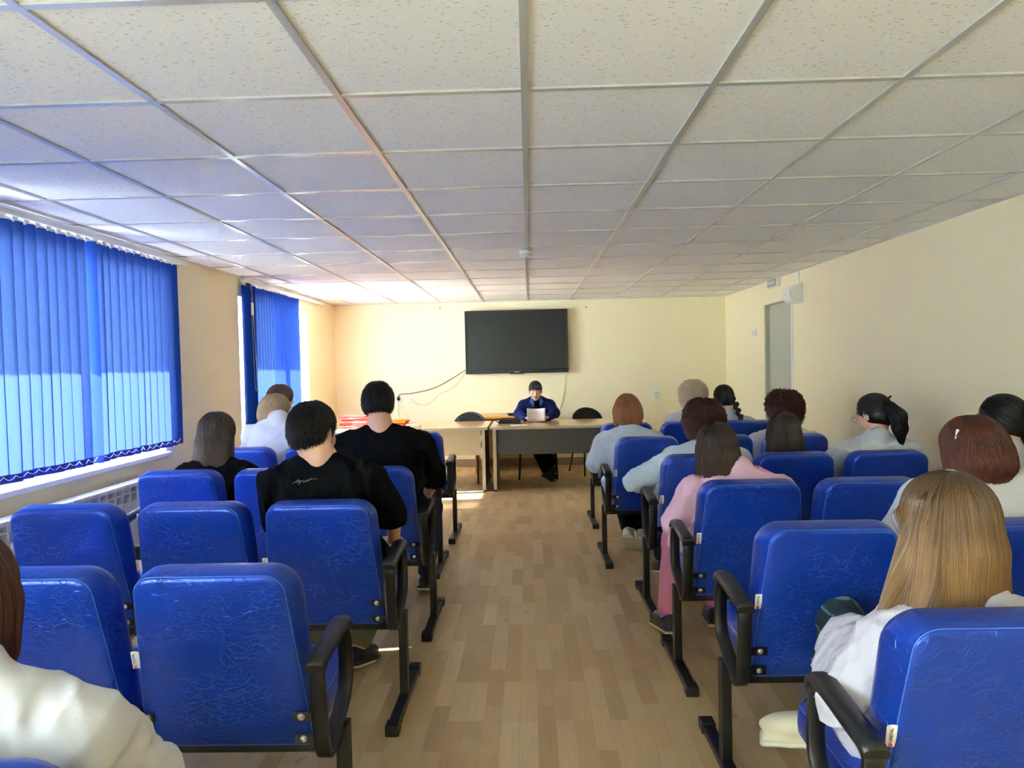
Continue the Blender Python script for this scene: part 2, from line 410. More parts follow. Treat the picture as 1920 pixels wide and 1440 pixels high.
def make_bench():
    root = empty('seat_bench')
    PITCH_ = .517
    ol = outline(.478, .398, L_, .022, .052); ol2 = outline(.486, .456, L_, .03, .085)
    for i in (-1, 0, 1):
        cx = i*PITCH_; t3 = back3d(cx)
        lay = [(.20, -.006), (.12, -.005), (.05, -.002), (.014, .0), (.004, .003), (.0, .008), (.0015, .0105), (-.001, .014), (-.002, .03), (-.002, .06), (.001, .08), (.008, .096), (.020, .106), (.035, .112), (.1, .118), (.18, .12)]
        bk = cushion(ol, lay, t3, 'backrest', 'blue_vinyl', root, ol2, .09)
        MB().tube([t3(p[0]*1.0, p[1], .0075) for p in ol], .0017, 6, closed=True, up=Vector((0,1,0))).build('seam', 'blue_seam', bk)
        # tag sewn into the left seam
        m_ = Matrix(((1,0,0,0),(0,tv.y,tw.y,0),(0,tv.z,tw.z,0),(0,0,0,1)))
        u0 = -.2165; c0 = t3(u0-.010, L_*.53, .006)
        tg = MB(); 
        tg.sweep([t3(u0-.021, L_*.53-.026+k*.0, .004) if False else t3(u0-.021+.022*k/3, L_*.53, .004+.003*math.sin(k)) for k in range(4)], [(-.026, -.0005), (.026, -.0005), (.026, .0005), (-.026, .0005)], up=tw, cap=True)
        tg_o = tg.build('label_tag', 'paper', bk)
        mt = Matrix.Translation(t3(u0-.012, L_*.53+.006, .0005)) @ Matrix(((1,0,0,0),(0,tv.y,-tw.y,0),(0,tv.z,-tw.z,0),(0,0,0,1))) @ Matrix.Rotation(PI/2, 4, 'Z')
        text_mesh('tag_print', 'UNITAL', .0098, 'tag_ink', tg_o, mt)
        cd = MB(); cc = t3(u0-.012, L_*.53-.018, .0005)
        cd.cyl(cc, .0042, .0012, 'Y', 14).build('tag_dot', 'tag_red', tg_o)
        # seat cushion
        so = outline(.462, .462, .46, .03, .06)
        tilt = .05
        def s3(u, v, w, cx=cx): return Vector((cx+u, .135+v, .352 + v*tilt + w))
        st = cushion(so, [(.18, .0), (.05, .0), (.006, .0), (.0, .008), (-.002, .03), (0, .055), (.006, .072), (.018, .083), (.035, .089), (.06, .092), (.12, .094), (.19, .094)], s3, 'seat', 'blue_vinyl', root)
        sm = MB().tube([s3(p[0]*.985, .23+(p[1]-.23)*.985, .0805) for p in so], .0016, 6, closed=True); sm.build('seam', 'blue_seam', st)
    # carrying beam
    MB().box(-.81, .81, .145, .185, .325, .362, .004).box(-.76, .76, .40, .43, .345, .368, .003).build('beam', 'black_metal', root)
    # brackets and bolts on the back
    yb = lambda z: BY*(TOPZ-z)/(TOPZ-BOTZ)
    def bolt(x, z, par):
        MB().sph((x, yb(z)-.012, z), .0085, (1, .5, 1), 12).cyl((x, yb(z)-.009, z), .010, .003, 'Y', 14).build('bolt', 'steel', par)
    def strip(mb, x0, x1, z):
        mb.box(x0, x1, yb(z)-.009, yb(z)-.004, z-.0135, z+.0135, .001)
    for x in (-.2585, .2585):
        mb = MB()
        for z in (.462, .392): strip(mb, x-.062, x+.062, z)
        mb.box(x-.020, x+.020, yb(.43)-.006, yb(.43)+.02, .335, .478, .003).box(x-.014, x+.014, .10, .46, .33, .35, .002)
        br = mb.build('bracket', 'black_metal', root)
        for z in (.462, .392):
            for s in (-1, 1): bolt(x+s*.046, z, br)
    for s in (-1, 1):
        mb = MB()
        for z in (.462, .392): strip(mb, *sorted((s*.708, s*.79)), z)
        mb.box(*sorted((s*.772, s*.79)), yb(.43)-.006, yb(.43)+.02, .370, .475, .002)
        br = mb.build('bracket', 'black_metal', root)
        for z in (.462, .392): bolt(s*.732, z, br)
    # arm loops: flat bar bent to a ring with a moulded pad on top
    for s in (-1, 1):
        key = [(.075, .350, .03), (.045, .400, .02), (.020, .560, .05), (.012, .620, .03), (.05, .632, .02), (.262, .652, .035), (.292, .600, .03), (.300, .480, .06), (.270, .425, .05)]
        ring = []
        K = [Vector((0, a, b)) for a, b, r in key]; n_ = len(K)
        for i in range(n_):       # rounded corners by quadratic blends
            p = K[i]; a = K[i-1]; b = K[(i+1)%n_]
            ra = min(.45, key[i][2]*1.3/max((a-p).length, .001)); rb = min(.45, key[i][2]*1.3/max((b-p).length, .001))
            A = p.lerp(a, ra); B = p.lerp(b, rb)
            for k in range(6):
                t = k/5; ring.append(A*(1-t)**2 + p*2*t*(1-t) + B*t*t)
        ring = [Vector((s*.800, v.y, v.z)) for v in ring]
        w = .0215; th = .010
        ar = MB().sweep(ring, [(-w, -th*.6), (-w*.8, -th), (w*.8, -th), (w, -th*.6), (w, th*.6), (w*.8, th), (-w*.8, th), (-w, th*.6)], closed=True, up=Vector((s*0, 1, .01)).cross(Vector((1,0,0)))).build('armrest', 'black_metal', root)
        pad = [(s*.800, .000, .628), (s*.800, .03, .640), (s*.800, .13, .651), (s*.800, .235, .664), (s*.800, .272, .660), (s*.800, .296, .640)]
        prof = [(-.026, -.012), (-.028, -.002), (-.024, .009), (-.012, .0135), (.012, .0135), (.024, .009), (.028, -.002), (.026, -.012)]
        MB().sweep(pad, prof).build('arm_pad', 'black_plastic', ar)
    for s in (-1, 1):
        mb = MB().box(s*.815-.017, s*.815+.017, .175, .225, .03, .385, .003)
        mb.box(s*.815-.023, s*.815+.023, -.085, .475, .008, .036, .004)
        lg = mb.build('leg', 'black_metal', root)
        for y0, y1 in ((-.095, -.035), (.425, .485)):
            MB().box(s*.815-.027, s*.815+.027, y0, y1, 0, .043, .005).build('foot_cap', 'black_plastic', lg)
    return root
RL = {'Z': (.84, -1.387), 'A': (1.79, -1.387), 'B': (2.70, -1.377), 'C': (3.61, -1.377), 'D': (4.65, -1.47), 'E': (5.55, -1.46)}
RR = {'A': (1.37, 1.467), 'B': (2.18, 1.462), 'C': (2.99, 1.47), 'D': (3.86, 1.475), 'E': (4.82, 1.335), 'F': (5.97, 1.355)}
bench0 = make_bench()
BL = [('Z', RL, 'blue three-seat bench under the white-coated person at the near left edge'),
 ('A', RL, 'empty blue three-seat bench nearest the camera on the window side, white tag on its seam'),
 ('B', RL, 'blue three-seat bench holding the bearded man in the printed black shirt'),
 ('C', RL, 'blue three-seat bench carrying the long-haired woman in black and the broad man in black'),
 ('D', RL, 'blue three-seat bench on the window side holding the blonde woman in a white top'),
 ('E', RL, 'frontmost blue three-seat bench on the window side, beside the striped sun patch'),
 ('A', RR, 'blue three-seat bench nearest the camera on the right, holding the golden-brown haired woman in white'),
 ('B', RR, 'blue three-seat bench second from the camera on the right, its aisle seat empty'),
 ('C', RR, 'blue three-seat bench whose aisle seat holds the woman in a pink jacket'),
 ('D', RR, 'blue three-seat bench with the curly brown-haired woman on its aisle seat'),
 ('E', RR, 'blue three-seat bench with the copper-bobbed woman in a pale blue blouse on its aisle seat'),
 ('F', RR, 'frontmost blue three-seat bench on the right, under the white-blonde head and the black plait')]
for i, (k, R_, lab) in enumerate(BL):
    b_ = bench0 if i == 0 else copy_tree(bench0)
    b_.location = (R_[k][1], R_[k][0], 0)
    tag(b_, lab, 'bench seat', 'rows of blue three-seat benches')

# ------------------------------------------------------------------ tables, desk, chairs at the front
def make_table(loc, w, panel, label):
    t = empty('conference_table', loc); d = .92
    MB().box(-w/2, w/2, 0, d, .697, .722, .003, mi=0).build('table_top', 'table_laminate', t)
    MB().box(-w/2-.001, w/2+.001, -.004, .0, .695, .7225).box(-w/2-.004, -w/2-.001, 0, d, .695, .7225).box(w/2+.001, w/2+.004, 0, d, .695, .7225).build('edge_strip', 'edge_beige', t)
    MB().box(-w/2+.075, w/2-.075, .045, .061, .41, .697).build('modesty_panel', panel, t)
    for s in (-1, 1):
        x = s*(w/2-.045)
        lg = MB().box(x-.013, x+.013, .03, d-.03, .02, .697).build('side_panel', 'brown_board', t)
        MB().box(x-.019, x+.019, .012, .03, .02, .697, .002).box(x-.015, x+.015, d-.03, d-.022, .02, .697).build('edge_strip', 'edge_beige', lg)
        MB().cyl((x, .04, .01), .014, .02, 'Z', 12).cyl((x, d-.05, .01), .014, .02, 'Z', 12).build('foot', 'black_plastic', lg)
    return tag(t, label, 'table')
make_table((.385, 7.68, 0), 1.66, 'dark_grey_board', 'long conference table with a dark grey front panel where the uniformed woman sits')
make_table((-1.33, 7.68, 0), 1.70, 'beige_board', 'long conference table with a beige front panel, holding red folders, left of the uniformed woman')
dk = empty('side_desk', (-.28, 8.97, 0))
MB().box(-.45, .46, 0, .66, .715, .742, .003).build('desk_top', 'orange_laminate', dk)
for x in (-.43, .43):
    MB().box(x-.014, x+.014, .02, .62, .0, .715).build('side_panel', 'orange_laminate', dk)
MB().box(-.416, .416, .30, .316, .50, .715).build('modesty_panel', 'orange_laminate', dk)
tag(dk, 'small orange wooden desk against the front wall behind the conference tables', 'desk')
def make_office_chair(loc, rz):
    c = empty('visitor_chair', loc, rz)
    # local: sitter faces -y ; backrest at +y
    def ell(a, b, n=40): return [(a*math.cos(2*PI*k/n), b*math.sin(2*PI*k/n)) for k in range(n)]
    def bk(u, v, w): return Vector((u, .20 + w + .06*(v/.3) - .10*(u/.25)**2*.5, .66+v))
    n_ = 40; b = bmesh.new(); rings = []
    for sc_, w in ((.3, -.022), (.8, -.02), (.95, -.014), (1, 0), (.95, .014), (.8, .018), (.3, .018)):
        rings.append([b.verts.new(bk(x*sc_, y*sc_, w)) for x, y in ell(.205, .155)])
    for A, B in zip(rings[:-1], rings[1:]):
        for i in range(n_): f = b.faces.new((A[i], A[(i+1)%n_], B[(i+1)%n_], B[i])); f.smooth = True
    b.faces.new(rings[0][::-1]); b.faces.new(rings[-1]); bmesh.ops.recalc_face_normals(b, faces=b.faces)
    me = bpy.data.meshes.new('backrest'); b.to_mesh(me); b.free(); bo = link('backrest', me, 'black_cloth', c)
    MB().tube([bk(x*1.01, y*1.02, 0) for x, y in ell(.205, .155)], .013, 8, closed=True, up=Vector((0,1,0))).build('back_rim', 'black_plastic', bo)
    MB().box(-.225, .225, -.22, .19, .415, .46, .02).build('seat', 'black_cloth', c)
    for s in (-1, 1):
        MB().tube([(s*.235, -.235, 0), (s*.215, -.20, .40), (s*.21, -.12, .415), (s*.21, .12, .415), (s*.215, .17, .44), (s*.18, .235, .60), (s*.16, .25, .74)], .011, 8, up=Vector((1,0,0))).build('leg', 'black_metal', c)
        MB().tube([(s*.235, .25, 0), (s*.21, .10, .405)], .011, 8, up=Vector((1,0,0))).build('leg', 'black_metal', c)
    return c
oc = make_office_chair((.09, 8.68, 0), 0); tag(oc, 'black visitor chair under the uniformed woman at the table', 'chair', 'black visitor chairs behind the tables')
c2 = copy_tree(oc); c2.location = (.81, 8.92, 0); c2.rotation_euler = (0, 0, .35); tag(c2, 'empty black visitor chair right of the uniformed woman', 'chair', 'black visitor chairs behind the tables')
c3 = copy_tree(oc); c3.location = (-.80, 8.52, 0); c3.rotation_euler = (0, 0, -.25); tag(c3, 'empty black visitor chair behind the beige-fronted table', 'chair', 'black visitor chairs behind the tables')

# things on the tables
cl_spots = [(-2.08, 7.80), (-1.84, 7.84)]
z = .7225
for i in range(9):
    w = .30+random.uniform(-.01, .01); th = .012+random.uniform(0, .008); m_ = Matrix.Translation((-2.02+random.uniform(-.02, .02), 8.02, z)) @ Matrix.Rotation(random.uniform(-.12, .12), 4, 'Z')
    f = MB().box(-w/2, w/2, -.12, .12, .0005, th, .002, mat=m_).build('paper_folder', ['red_card', 'pink_card', 'red_card'][i % 3])
    tag(f, ['bottom red folder in the stack left of the broad man in black', 'second folder from the bottom of the red stack, pink', 'third folder from the bottom of the red stack', 'fourth folder from the bottom of the red stack', 'fifth folder from the bottom of the red stack, pink', 'sixth folder from the bottom of the red stack', 'seventh folder from the bottom of the red stack', 'eighth folder from the bottom of the red stack, pink', 'topmost red folder on the stack left of the broad man in black'][i], 'folder', 'stack of red folders on the left table')
    z += th
z = .7225
for i in range(4):
    th = .018; m_ = Matrix.Translation((-1.60, 8.2, z)) @ Matrix.Rotation((-.3, .1, -.1, .25)[i], 4, 'Z')
    f = MB().box(-.15, .15, -.11, .11, .0005, th, .002, mat=m_).build('paper_folder', ['orange_card', 'red_card', 'orange_card', 'orange_card'][i])
    tag(f, ['bottom orange folder of the short pile right of the broad man\'s head', 'red folder second in the short pile right of the broad man\'s head', 'third orange folder of the short pile right of the broad man\'s head', 'top orange folder of the short pile right of the broad man\'s head'][i], 'folder', 'short pile of orange folders')
    z += th
bk_ = empty('closed_book', (-1.35, 7.98, .7225), .12)
MB().box(-.085, .085, -.10, .10, .0, .003).box(-.085, .085, -.10, .10, .024, .027).box(.082, .085, -.10, .10, 0, .027).build('cover', 'beige_board', bk_)
MB().box(-.082, .081, -.097, .097, .0032, .0238).build('page_block', 'paper', bk_)
tag(bk_, 'closed beige book lying on the left table right of the orange folders', 'book')
lt = empty('laptop_case', (-.12, 9.20, .743), .1); MB().box(-.17, .17, -.11, .11, 0, .022, .008).build('case', 'black_cloth', lt); MB().box(-.10, .10, -.13, -.11, .004, .016, .004).build('flap', 'black_plastic', lt)
tag(lt, 'flat black laptop case lying on the orange desk behind the uniformed woman', 'bag')
# black clutch with strap on the dark table
bg = empty('black_clutch', (-.24, 8.18, .7225), -.08)
MB().box(-.13, .13, -.08, .08, 0, .03, .012).box(-.11, .09, -.06, .07, .03, .045, .006).build('body', 'black_cloth', bg)
MB().tube([(-.13, -.04, .015), (-.165, -.02, .03), (-.16, .04, .045), (-.05, .03, .055), (.06, -.02, .056), (.14, .0, .03)], .006, 6).build('strap', 'black_plastic', bg)
tag(bg, 'black clutch bag with a strap on the dark-fronted table beside the uniformed woman', 'bag')
tag(MB().box(-.095, .095, -.055, .055, 0, .0015, mat=Matrix.Translation((-.13, 7.88, .7228)) @ Matrix.Rotation(.15, 4, 'Z')).build('paper_sheet', 'paper'), 'white sheet of paper lying in front of the black clutch bag', 'paper')

# ------------------------------------------------------------------ wall screen
tvx0, tvx1, tvz0, tvz1 = -.868, .548, 1.292, 2.163
tv_ = empty('wall_screen', ((tvx0+tvx1)/2, YF, tvz0)); hw = (tvx1-tvx0)/2; hh = tvz1-tvz0
mb = MB().box(-hw, hw, -.10, -.055, 0, .052, .003).box(-hw, hw, -.10, -.055, hh-.022, hh, .003).box(-hw, -hw+.022, -.10, -.055, .03, hh-.01, .003).box(hw-.022, hw, -.10, -.055, .03, hh-.01, .003).box(-hw+.01, hw-.01, -.085, -.03, .02, hh-.02)
mb.box(-.10, .10, -.095, -.06, -.010, .002, .002).build('housing', 'black_plastic', tv_)
MB().box(-hw+.02, hw-.02, -.089, -.085, .05, hh-.02).build('screen', 'screen', tv_)
MB().box(-.30, .30, -.03, 0, .2, .6).build('wall_mount', 'black_metal', tv_)
MB().box(-.040, -.030, -.1015, -.1, .014, .024, .0).box(-.024, -.016, -.1015, -.1, .015, .023).box(-.012, -.004, -.1015, -.1, .015, .023).box(0, .008, -.1015, -.1, .015, .023).box(.012, .020, -.1015, -.1, .015, .023).box(.024, .034, -.1015, -.1, .015, .023).build('badge', 'paper', tv_)
MB().box(hw-.10, hw-.095, -.1015, -.1, .022, .027).box(hw-.07, hw-.065, -.1015, -.1, .022, .027).build('indicator_light', 'steel', tv_)
tag(tv_, 'large black flat wall screen, switched off, on the front wall', 'screen')
def spl(P, n=8):
    P = [Vector(p) for p in P]; out = []
    for i in range(len(P)-1):
        a, b, c, d = P[max(i-1,0)], P[i], P[i+1], P[min(i+2,len(P)-1)]
        for k in range(n):
            t = k/n; out.append(.5*((2*b)+(c-a)*t+(2*a-5*b+4*c-d)*t*t+(3*b-a-3*c+d)*t**3))
    return out+[P[-1]]
def wallcable(name, mat, px, r, label, Y=YF-.012, z_end=None):
    P = [at(x, y, Y) for x, y in px]
    return tag(MB().tube(spl(P), r, 6, up=Vector((0,1,0))).build(name, mat), label, 'cable')
wallcable('power_cable', 'cord_black', [(874, 693), (850, 708), (826, 722), (806, 730), (790, 734), (768, 738), (752, 739), (748, 742), (747, 746)], .0042, 'black power cable sagging from the wall screen down to the left socket')
wallcable('network_cable', 'cord_beige', [(872, 697), (866, 708), (850, 726), (836, 733), (823, 739), (810, 752), (800, 758), (788, 758), (777, 753), (773, 750)], .0034, 'beige cable looping from the wall screen to the second socket')
wallcable('hanging_cable', 'cord_beige', [(747, 756), (747, 772), (750, 790), (751, 797)], .003, 'thin beige cable hanging down from the left socket')
wallcable('screen_cable', 'cord_beige', [(1060, 700), (1059, 716), (1057, 735), (1055, 746), (1053, 754), (1048, 768), (1046, 776)], .0032, 'thin grey-beige cable hanging from the right corner of the wall screen')
def socket(name, x, z, kind, label):
    s = empty(name, (x, YF, z))
    if kind == 'double':
        MB().box(-.04, .04, -.012, 0, -.06, .06, .004).build('plate', 'white_plastic', s)
        for dz in (-.028, .028):
            MB().cyl((0, -.013, dz), .022, .006, 'Y', 20).build('outlet', 'cord_white', s)
            MB().cyl((-.009, -.0165, dz), .003, .003, 'Y', 8).cyl((.009, -.0165, dz), .003, .003, 'Y', 8).build('pin_hole', 'black_plastic', s)
    else:
        MB().box(-.045, .045, -.010, 0, -.045, .045, .004).build('plate', 'white_plastic', s)
        MB().cyl((0, -.012, 0), .026, .008, 'Y', 20).build('outlet', 'cord_white', s)
        MB().box(-.014, -.006, -.0175, -.016, -.008, 0).box(.006, .014, -.0175, -.016, -.008, 0).build('pin_hole', 'black_plastic', s)
    return tag(s, label, 'socket')
a = at(1230, 741, YF); socket('wall_socket', a[0], a[2], 'double', 'white double wall socket on the front wall right of the uniformed woman')
a = at(748, 753, YF); socket('wall_socket', a[0], a[2], 'single', 'white wall socket with a black plug on the front wall left of the screen')
a = at(771, 749, YF); socket('wall_socket', a[0], a[2], 'single', 'white wall socket reached by the looping beige cable')
a = at(747, 748, YF-.03); tag(MB().sph(a, .024, (1, 1, 1.15), 14).cyl((a[0], a[1]-.0, a[2]+.03), .010, .03, 'Z', 10, .006).build('power_plug', 'cord_black'), 'black power plug pushed into the left socket', 'plug')
for px, py, t_ in ((825, 577, 'left'), (1099, 576, 'right')):
    a = at(px, py, YF); tag(MB().cyl((a[0], YF-.008, a[2]), .009, .02, 'Y', 10).build('wall_hook', 'black_metal'), 'small dark hook in the front wall above the screen, the %s one' % t_, 'hook', 'hooks above the screen')

# ------------------------------------------------------------------ right wall fittings, ceiling detector
sg = empty('exit_sign', (XR, 7.71, 2.245))
MB().box(-.045, 0, -.155, .155, -.048, .048, .006).build('housing', 'white_plastic', sg)
MB().box(-.048, -.045, -.125, .125, -.034, .034).build('border', 'dark_grey_board', sg)
MB().box(-.050, -.048, -.117, .117, -.027, .027).build('sign_plate', 'door_grey', sg)
text_mesh('lettering', 'ВЫХОД', .052, 'white_plastic', sg, Matrix.Translation((-.0505, 0, 0)) @ Matrix(((0,0,-1,0),(-1,0,0,0),(0,1,0,0),(0,0,0,1))), .0006)
tag(sg, 'small white exit sign box above the grey doorway on the right wall', 'sign')
sp = empty('wall_speaker', (XR, 7.06, 2.06))
b = bmesh.new(); prof = []
NN = 16; rings = []
for yk, sc_ in ((.10, 1), (.06, 1.0), (-.06, 1.0), (-.10, 1)):
    ring = [(0.0, -.095), (0.0, .105)]
    for k in range(NN+1):
        t = PI/2 - PI*k/NN; ring.append((-.05-.085*math.cos(t), .09*math.sin(t)))
    rings.append([b.verts.new((x, yk, z_)) for x, z_ in ring])
for A, B in zip(rings[:-1], rings[1:]):
    for i in range(len(A)): b.faces.new((A[i], A[(i+1)%len(A)], B[(i+1)%len(A)], B[i]))
b.faces.new(rings[0][::-1]); b.faces.new(rings[-1]); bmesh.ops.recalc_face_normals(b, faces=b.faces)
me = bpy.data.meshes.new('housing'); b.to_mesh(me); b.free(); link('housing', me, 'white_plastic', sp)
MB().cyl((-.136, .0, .0), .006, .006, 'X', 10).build('screw', 'steel', sp)
tag(sp, 'white round-fronted wall speaker beside the grey doorway', 'speaker')
tag(MB().box(XR-.012, XR, 7.03, 7.045, 2.165, ZC-.004, .002).build('cable_duct', 'white_plastic'), 'thin white cable duct running from the wall speaker up to the ceiling', 'cable duct')
sw = empty('light_switch', (XR, 8.43, 1.73)); 
MB().box(-.010, 0, -.075, .075, -.042, .042, .003).build('plate', 'white_plastic', sw)
for dy in (-.037, .037): MB().box(-.014, -.010, dy-.027, dy+.027, -.030, .030, .002).build('rocker', 'cord_white', sw)
tag(sw, 'white double light switch on the right wall left of the doorway', 'light switch')
sd = empty('smoke_detector', (-.005, 5.39, ZC-.003))
MB().cyl((0, 0, -.012), .050, .024, 'Z', 28).cyl((0, 0, -.036), .036, .024, 'Z', 28, .050).build('housing', 'white_plastic', sd)
mb = MB()
for k in range(14):
    t = 2*PI*k/14; mb.box(-.004, .004, .036, .046, -.036, -.026, mat=Matrix.Rotation(t, 4, 'Z'))
mb.build('vent_slot', 'dark_grey_board', sd)
tag(sd, 'round white smoke detector on the ceiling grid', 'smoke detector')

# ------------------------------------------------------------------ vertical blinds
def blind(y0, y1, z0, z1, nsl, angles, rail, label, chain=True, pull=None, stack=0):
    X0 = XL+.055
    b_ = empty('vertical_blind', (X0, y0, z1))
    MB().box(-.025, .025, rail[0]-y0, rail[1]-y0, 0, .028, .003).build('head_rail', 'white_metal', b_)
    pitch = (y1-y0)/nsl; wd = .127*pitch/.108 if False else pitch*1.16; zb = z0-z1
    lows = []
    for k in range(nsl+stack):
        yy = pitch*(k+.5) if k < nsl else .02+.016*(k-nsl); ang = angles(k, y0+yy) if k < nsl else .9
        dz = random.uniform(-.004, .004); ph = random.uniform(-.05, .05)
        bb = bmesh.new(); rows = []
        NZ = 8
        for q in range(NZ+1):
            zz = -.020 + (zb+.020)*q/NZ if q < NZ else zb
            row = []
            sw_ = .0025*math.sin(q*.5+k)*q/NZ
            tw_ = ang + ph*q/NZ
            for c in range(5):
                u = (c/4-.5)*wd; bow = .004*(1-(2*c/4-1)**2)
                row.append((u, bow, zz+dz, sw_, tw_))
            rows.append(row)
        zlist = [r[0][2] for r in rows]
        # the sewn weight pocket at the foot
        pk = zb + .045 + dz
        rows.insert(NZ, [(u, bw, pk, s1, t1) for (u, bw, _, s1, t1) in rows[NZ]])
        V = [[bb.verts.new((bw*math.cos(t1) + math.sin(t1)*u*1.0 + s1*.5, yy + u*math.cos(t1) - bw*math.sin(t1) + s1, z_)) for (u, bw, z_, s1, t1) in r] for r in rows]
        for i in range(len(V)-1):
            for c in range(4):
                f = bb.faces.new((V[i][c], V[i][c+1], V[i+1][c+1], V[i+1][c])); f.smooth = False; f.material_index = 1 if i >= NZ else 0
        me = bpy.data.meshes.new('slat'); bb.to_mesh(me); bb.free()
        sl = link('slat', me, ['blind_cloth', 'blind_pocket'], b_)
        MB().box(-.003, .003, yy-.020, yy+.020, -.026, 0.001).build('carrier_clip', 'white_plastic', sl)
        if k < nsl: lows.append(Vector((.012, yy, zb+.038+dz)))
    if chain:
        P = []
        for k in range(len(lows)-1):
            a, c = lows[k], lows[k+1]; sag = random.uniform(.018, .03)
            for q in range(6):
                t = q/6; v = a.lerp(c, t); v.z -= sag*4*t*(1-t)*.9; P.append(v)
        P.append(lows[-1]); MB().tube(P, .0022, 5).build('bead_chain', 'cord_white', b_)
    if pull is not None:
        yy = pull-y0
        cr = MB(); cr.tube(spl([(.03, yy, .0), (.032, yy+.01, -.35), (.035, yy+.02, -.9), (.035, yy+.05, -1.02), (.034, yy+.075, -.9), (.033, yy+.05, -.4), (.03, yy+.03, 0)]), .0022, 5, up=Vector((1,0,0)))
        cr.tube(spl([(.03, yy+.015, 0), (.034, yy+.05, -.45), (.034, yy+.085, -.82)]), .0018, 5, up=Vector((1,0,0)))
        co = cr.build('pull_cord', 'cord_white', b_)
        MB().box(.02, .042, yy-.005, yy+.035, -.30, -.18, .004).build('cord_weight', 'white_plastic', co)
    return tag(b_, label, 'blind')
rs = random.Random(3)
an1 = {}
def ang1(k, y):
    base = .26 + .07*math.sin(k*1.7) + rs.uniform(-.06, .06)
    if abs(y-4.15) < .045 or abs(y-3.18) < .045: return 1.0
    if k % 11 == 5: base -= .25
    return base
blind(2.0, 5.18, .875, ZC-.055, 38, ang1, (1.9, 5.33), 'large blue vertical blind over the near left window, its lower part glowing in the sun')
def ang2(k, y):
    if 6.55 < y < 7.12: return .50 + rs.uniform(-.05, .05)
    if 7.12 <= y: return .95
    return .12 + rs.uniform(-.05, .05)
blind(6.46, 7.90, .875, ZC-.055, 20, ang2, (6.42, 8.88), 'narrow blue vertical blind over the far left window, with a white pull cord', pull=6.52, stack=8)

# ------------------------------------------------------------------ radiator
rd = empty('radiator', (XL+.045, 2.35, .10))
NS = 29; 
for k in range(NS):
    y = k*.08
    mb = MB().box(.015, .085, y+.001, y+.079, .0, .03, .003).box(.0, .095, y+.001, y+.079, .585, .612, .006)     # foot and top caps
    mb.box(.072, .094, y+.003, y+.077, .01, .50, .006)                                                          # front plate
    mb.box(.004, .090, y+.0025, y+.0075, .02, .60).box(.004, .090, y+.0725, y+.0775, .02, .60)                   # side fins
    mb.box(.045, .052, y+.005, y+.075, .02, .60)                                                                # middle web
    mb.box(.02, .090, y+.006, y+.074, .548, .553)
    mb.build('section', 'white_metal', rd)
MB().cyl((.05, -.02, .55), .016, .10, 'Y', 12).cyl((.05, -.02, .06), .016, .10, 'Y', 12).box(.03, .07, -.07, -.03, .54, .57, .004).build('pipe_fitting', 'white_metal', rd)
MB().cyl((.05, -.05, .0), .013, .22, 'Z', 12).build('supply_pipe', 'white_metal', rd)
for y in (.4, 1.2, 2.0): MB().box(-.045, .01, y-.015, y+.015, .50, .53).build('wall_bracket', 'white_metal', rd)
tag(rd, 'white sectional radiator under the near left window', 'radiator')

# added, unseen light-softening tulle over the window beside and behind the camera
cu_ = empty('diffuser_curtain', (XL+.06, WINS[2][0]-.1, .12)); Wc = WINS[2][1]-WINS[2][0]+.2
b = bmesh.new(); rows = []; nx = 420
for z_ in (0, 1.0, 2.10): rows.append([b.verts.new((.022*math.sin(i*.55+.4*math.sin(i*.11)+z_*.2), Wc*i/nx, z_)) for i in range(nx+1)])
for r0, r1 in zip(rows[:-1], rows[1:]):
    for i in range(nx): f = b.faces.new((r0[i], r0[i+1], r1[i+1], r1[i])); f.smooth = True
me = bpy.data.meshes.new('fabric'); b.to_mesh(me); b.free(); link('fabric', me, 'diffuser', cu_)
MB().cyl((0, Wc/2, 2.115), .012, Wc+.1, 'Y', 12).build('diffuser_rail', 'white_metal', cu_)
tag(cu_, 'added unseen white tulle curtain over the window beside the camera', 'curtain')
# ------------------------------------------------------------------ smooth solids from distance fields
def V3(*a): return np.array(a, dtype=np.float32)
def nrm(v): v = np.asarray(v, float); return v/(np.linalg.norm(v)+1e-9)
def smin(a, b, k): 
    h = np.clip(.5+.5*(b-a)/k, 0, 1); return b*(1-h)+a*h-k*h*(1-h)
class Prim:
    def __init__(s, kind, k, sub, **a): s.kind, s.k, s.sub, s.a = kind, k, sub, a
    def d(s, P):
        a = s.a
        if s.kind == 'cap':
            pa = P-a['p']; ba = a['q']-a['p']; t = np.clip((pa@ba)/max(float(ba@ba), 1e-9), 0, 1)
            return np.sqrt(((pa-t[..., None]*ba)**2).sum(-1)) - (a['r']+(a['r2']-a['r'])*t)
        Q = (P-a['c'])@a['R']; q = Q/a['sz']; l = np.sqrt((q*q).sum(-1))
        if s.kind == 'ell':
            g = np.sqrt(((q/a['sz'])**2).sum(-1)); return l*(l-1)/np.maximum(g, 1e-6)
        if s.kind == 'box':
            w = np.abs(Q)-a['sz']+a['r']; return np.sqrt((np.maximum(w, 0)**2).sum(-1))+np.minimum(w.max(-1), 0)-a['r']
    def bb(s):
        a = s.a
        if s.kind == 'cap':
            r = max(a['r'], a['r2']); return np.minimum(a['p'], a['q'])-r, np.maximum(a['p'], a['q'])+r
        r = float(a['sz'].max())*(1.8 if s.kind == 'box' else 1); return a['c']-r, a['c']+r
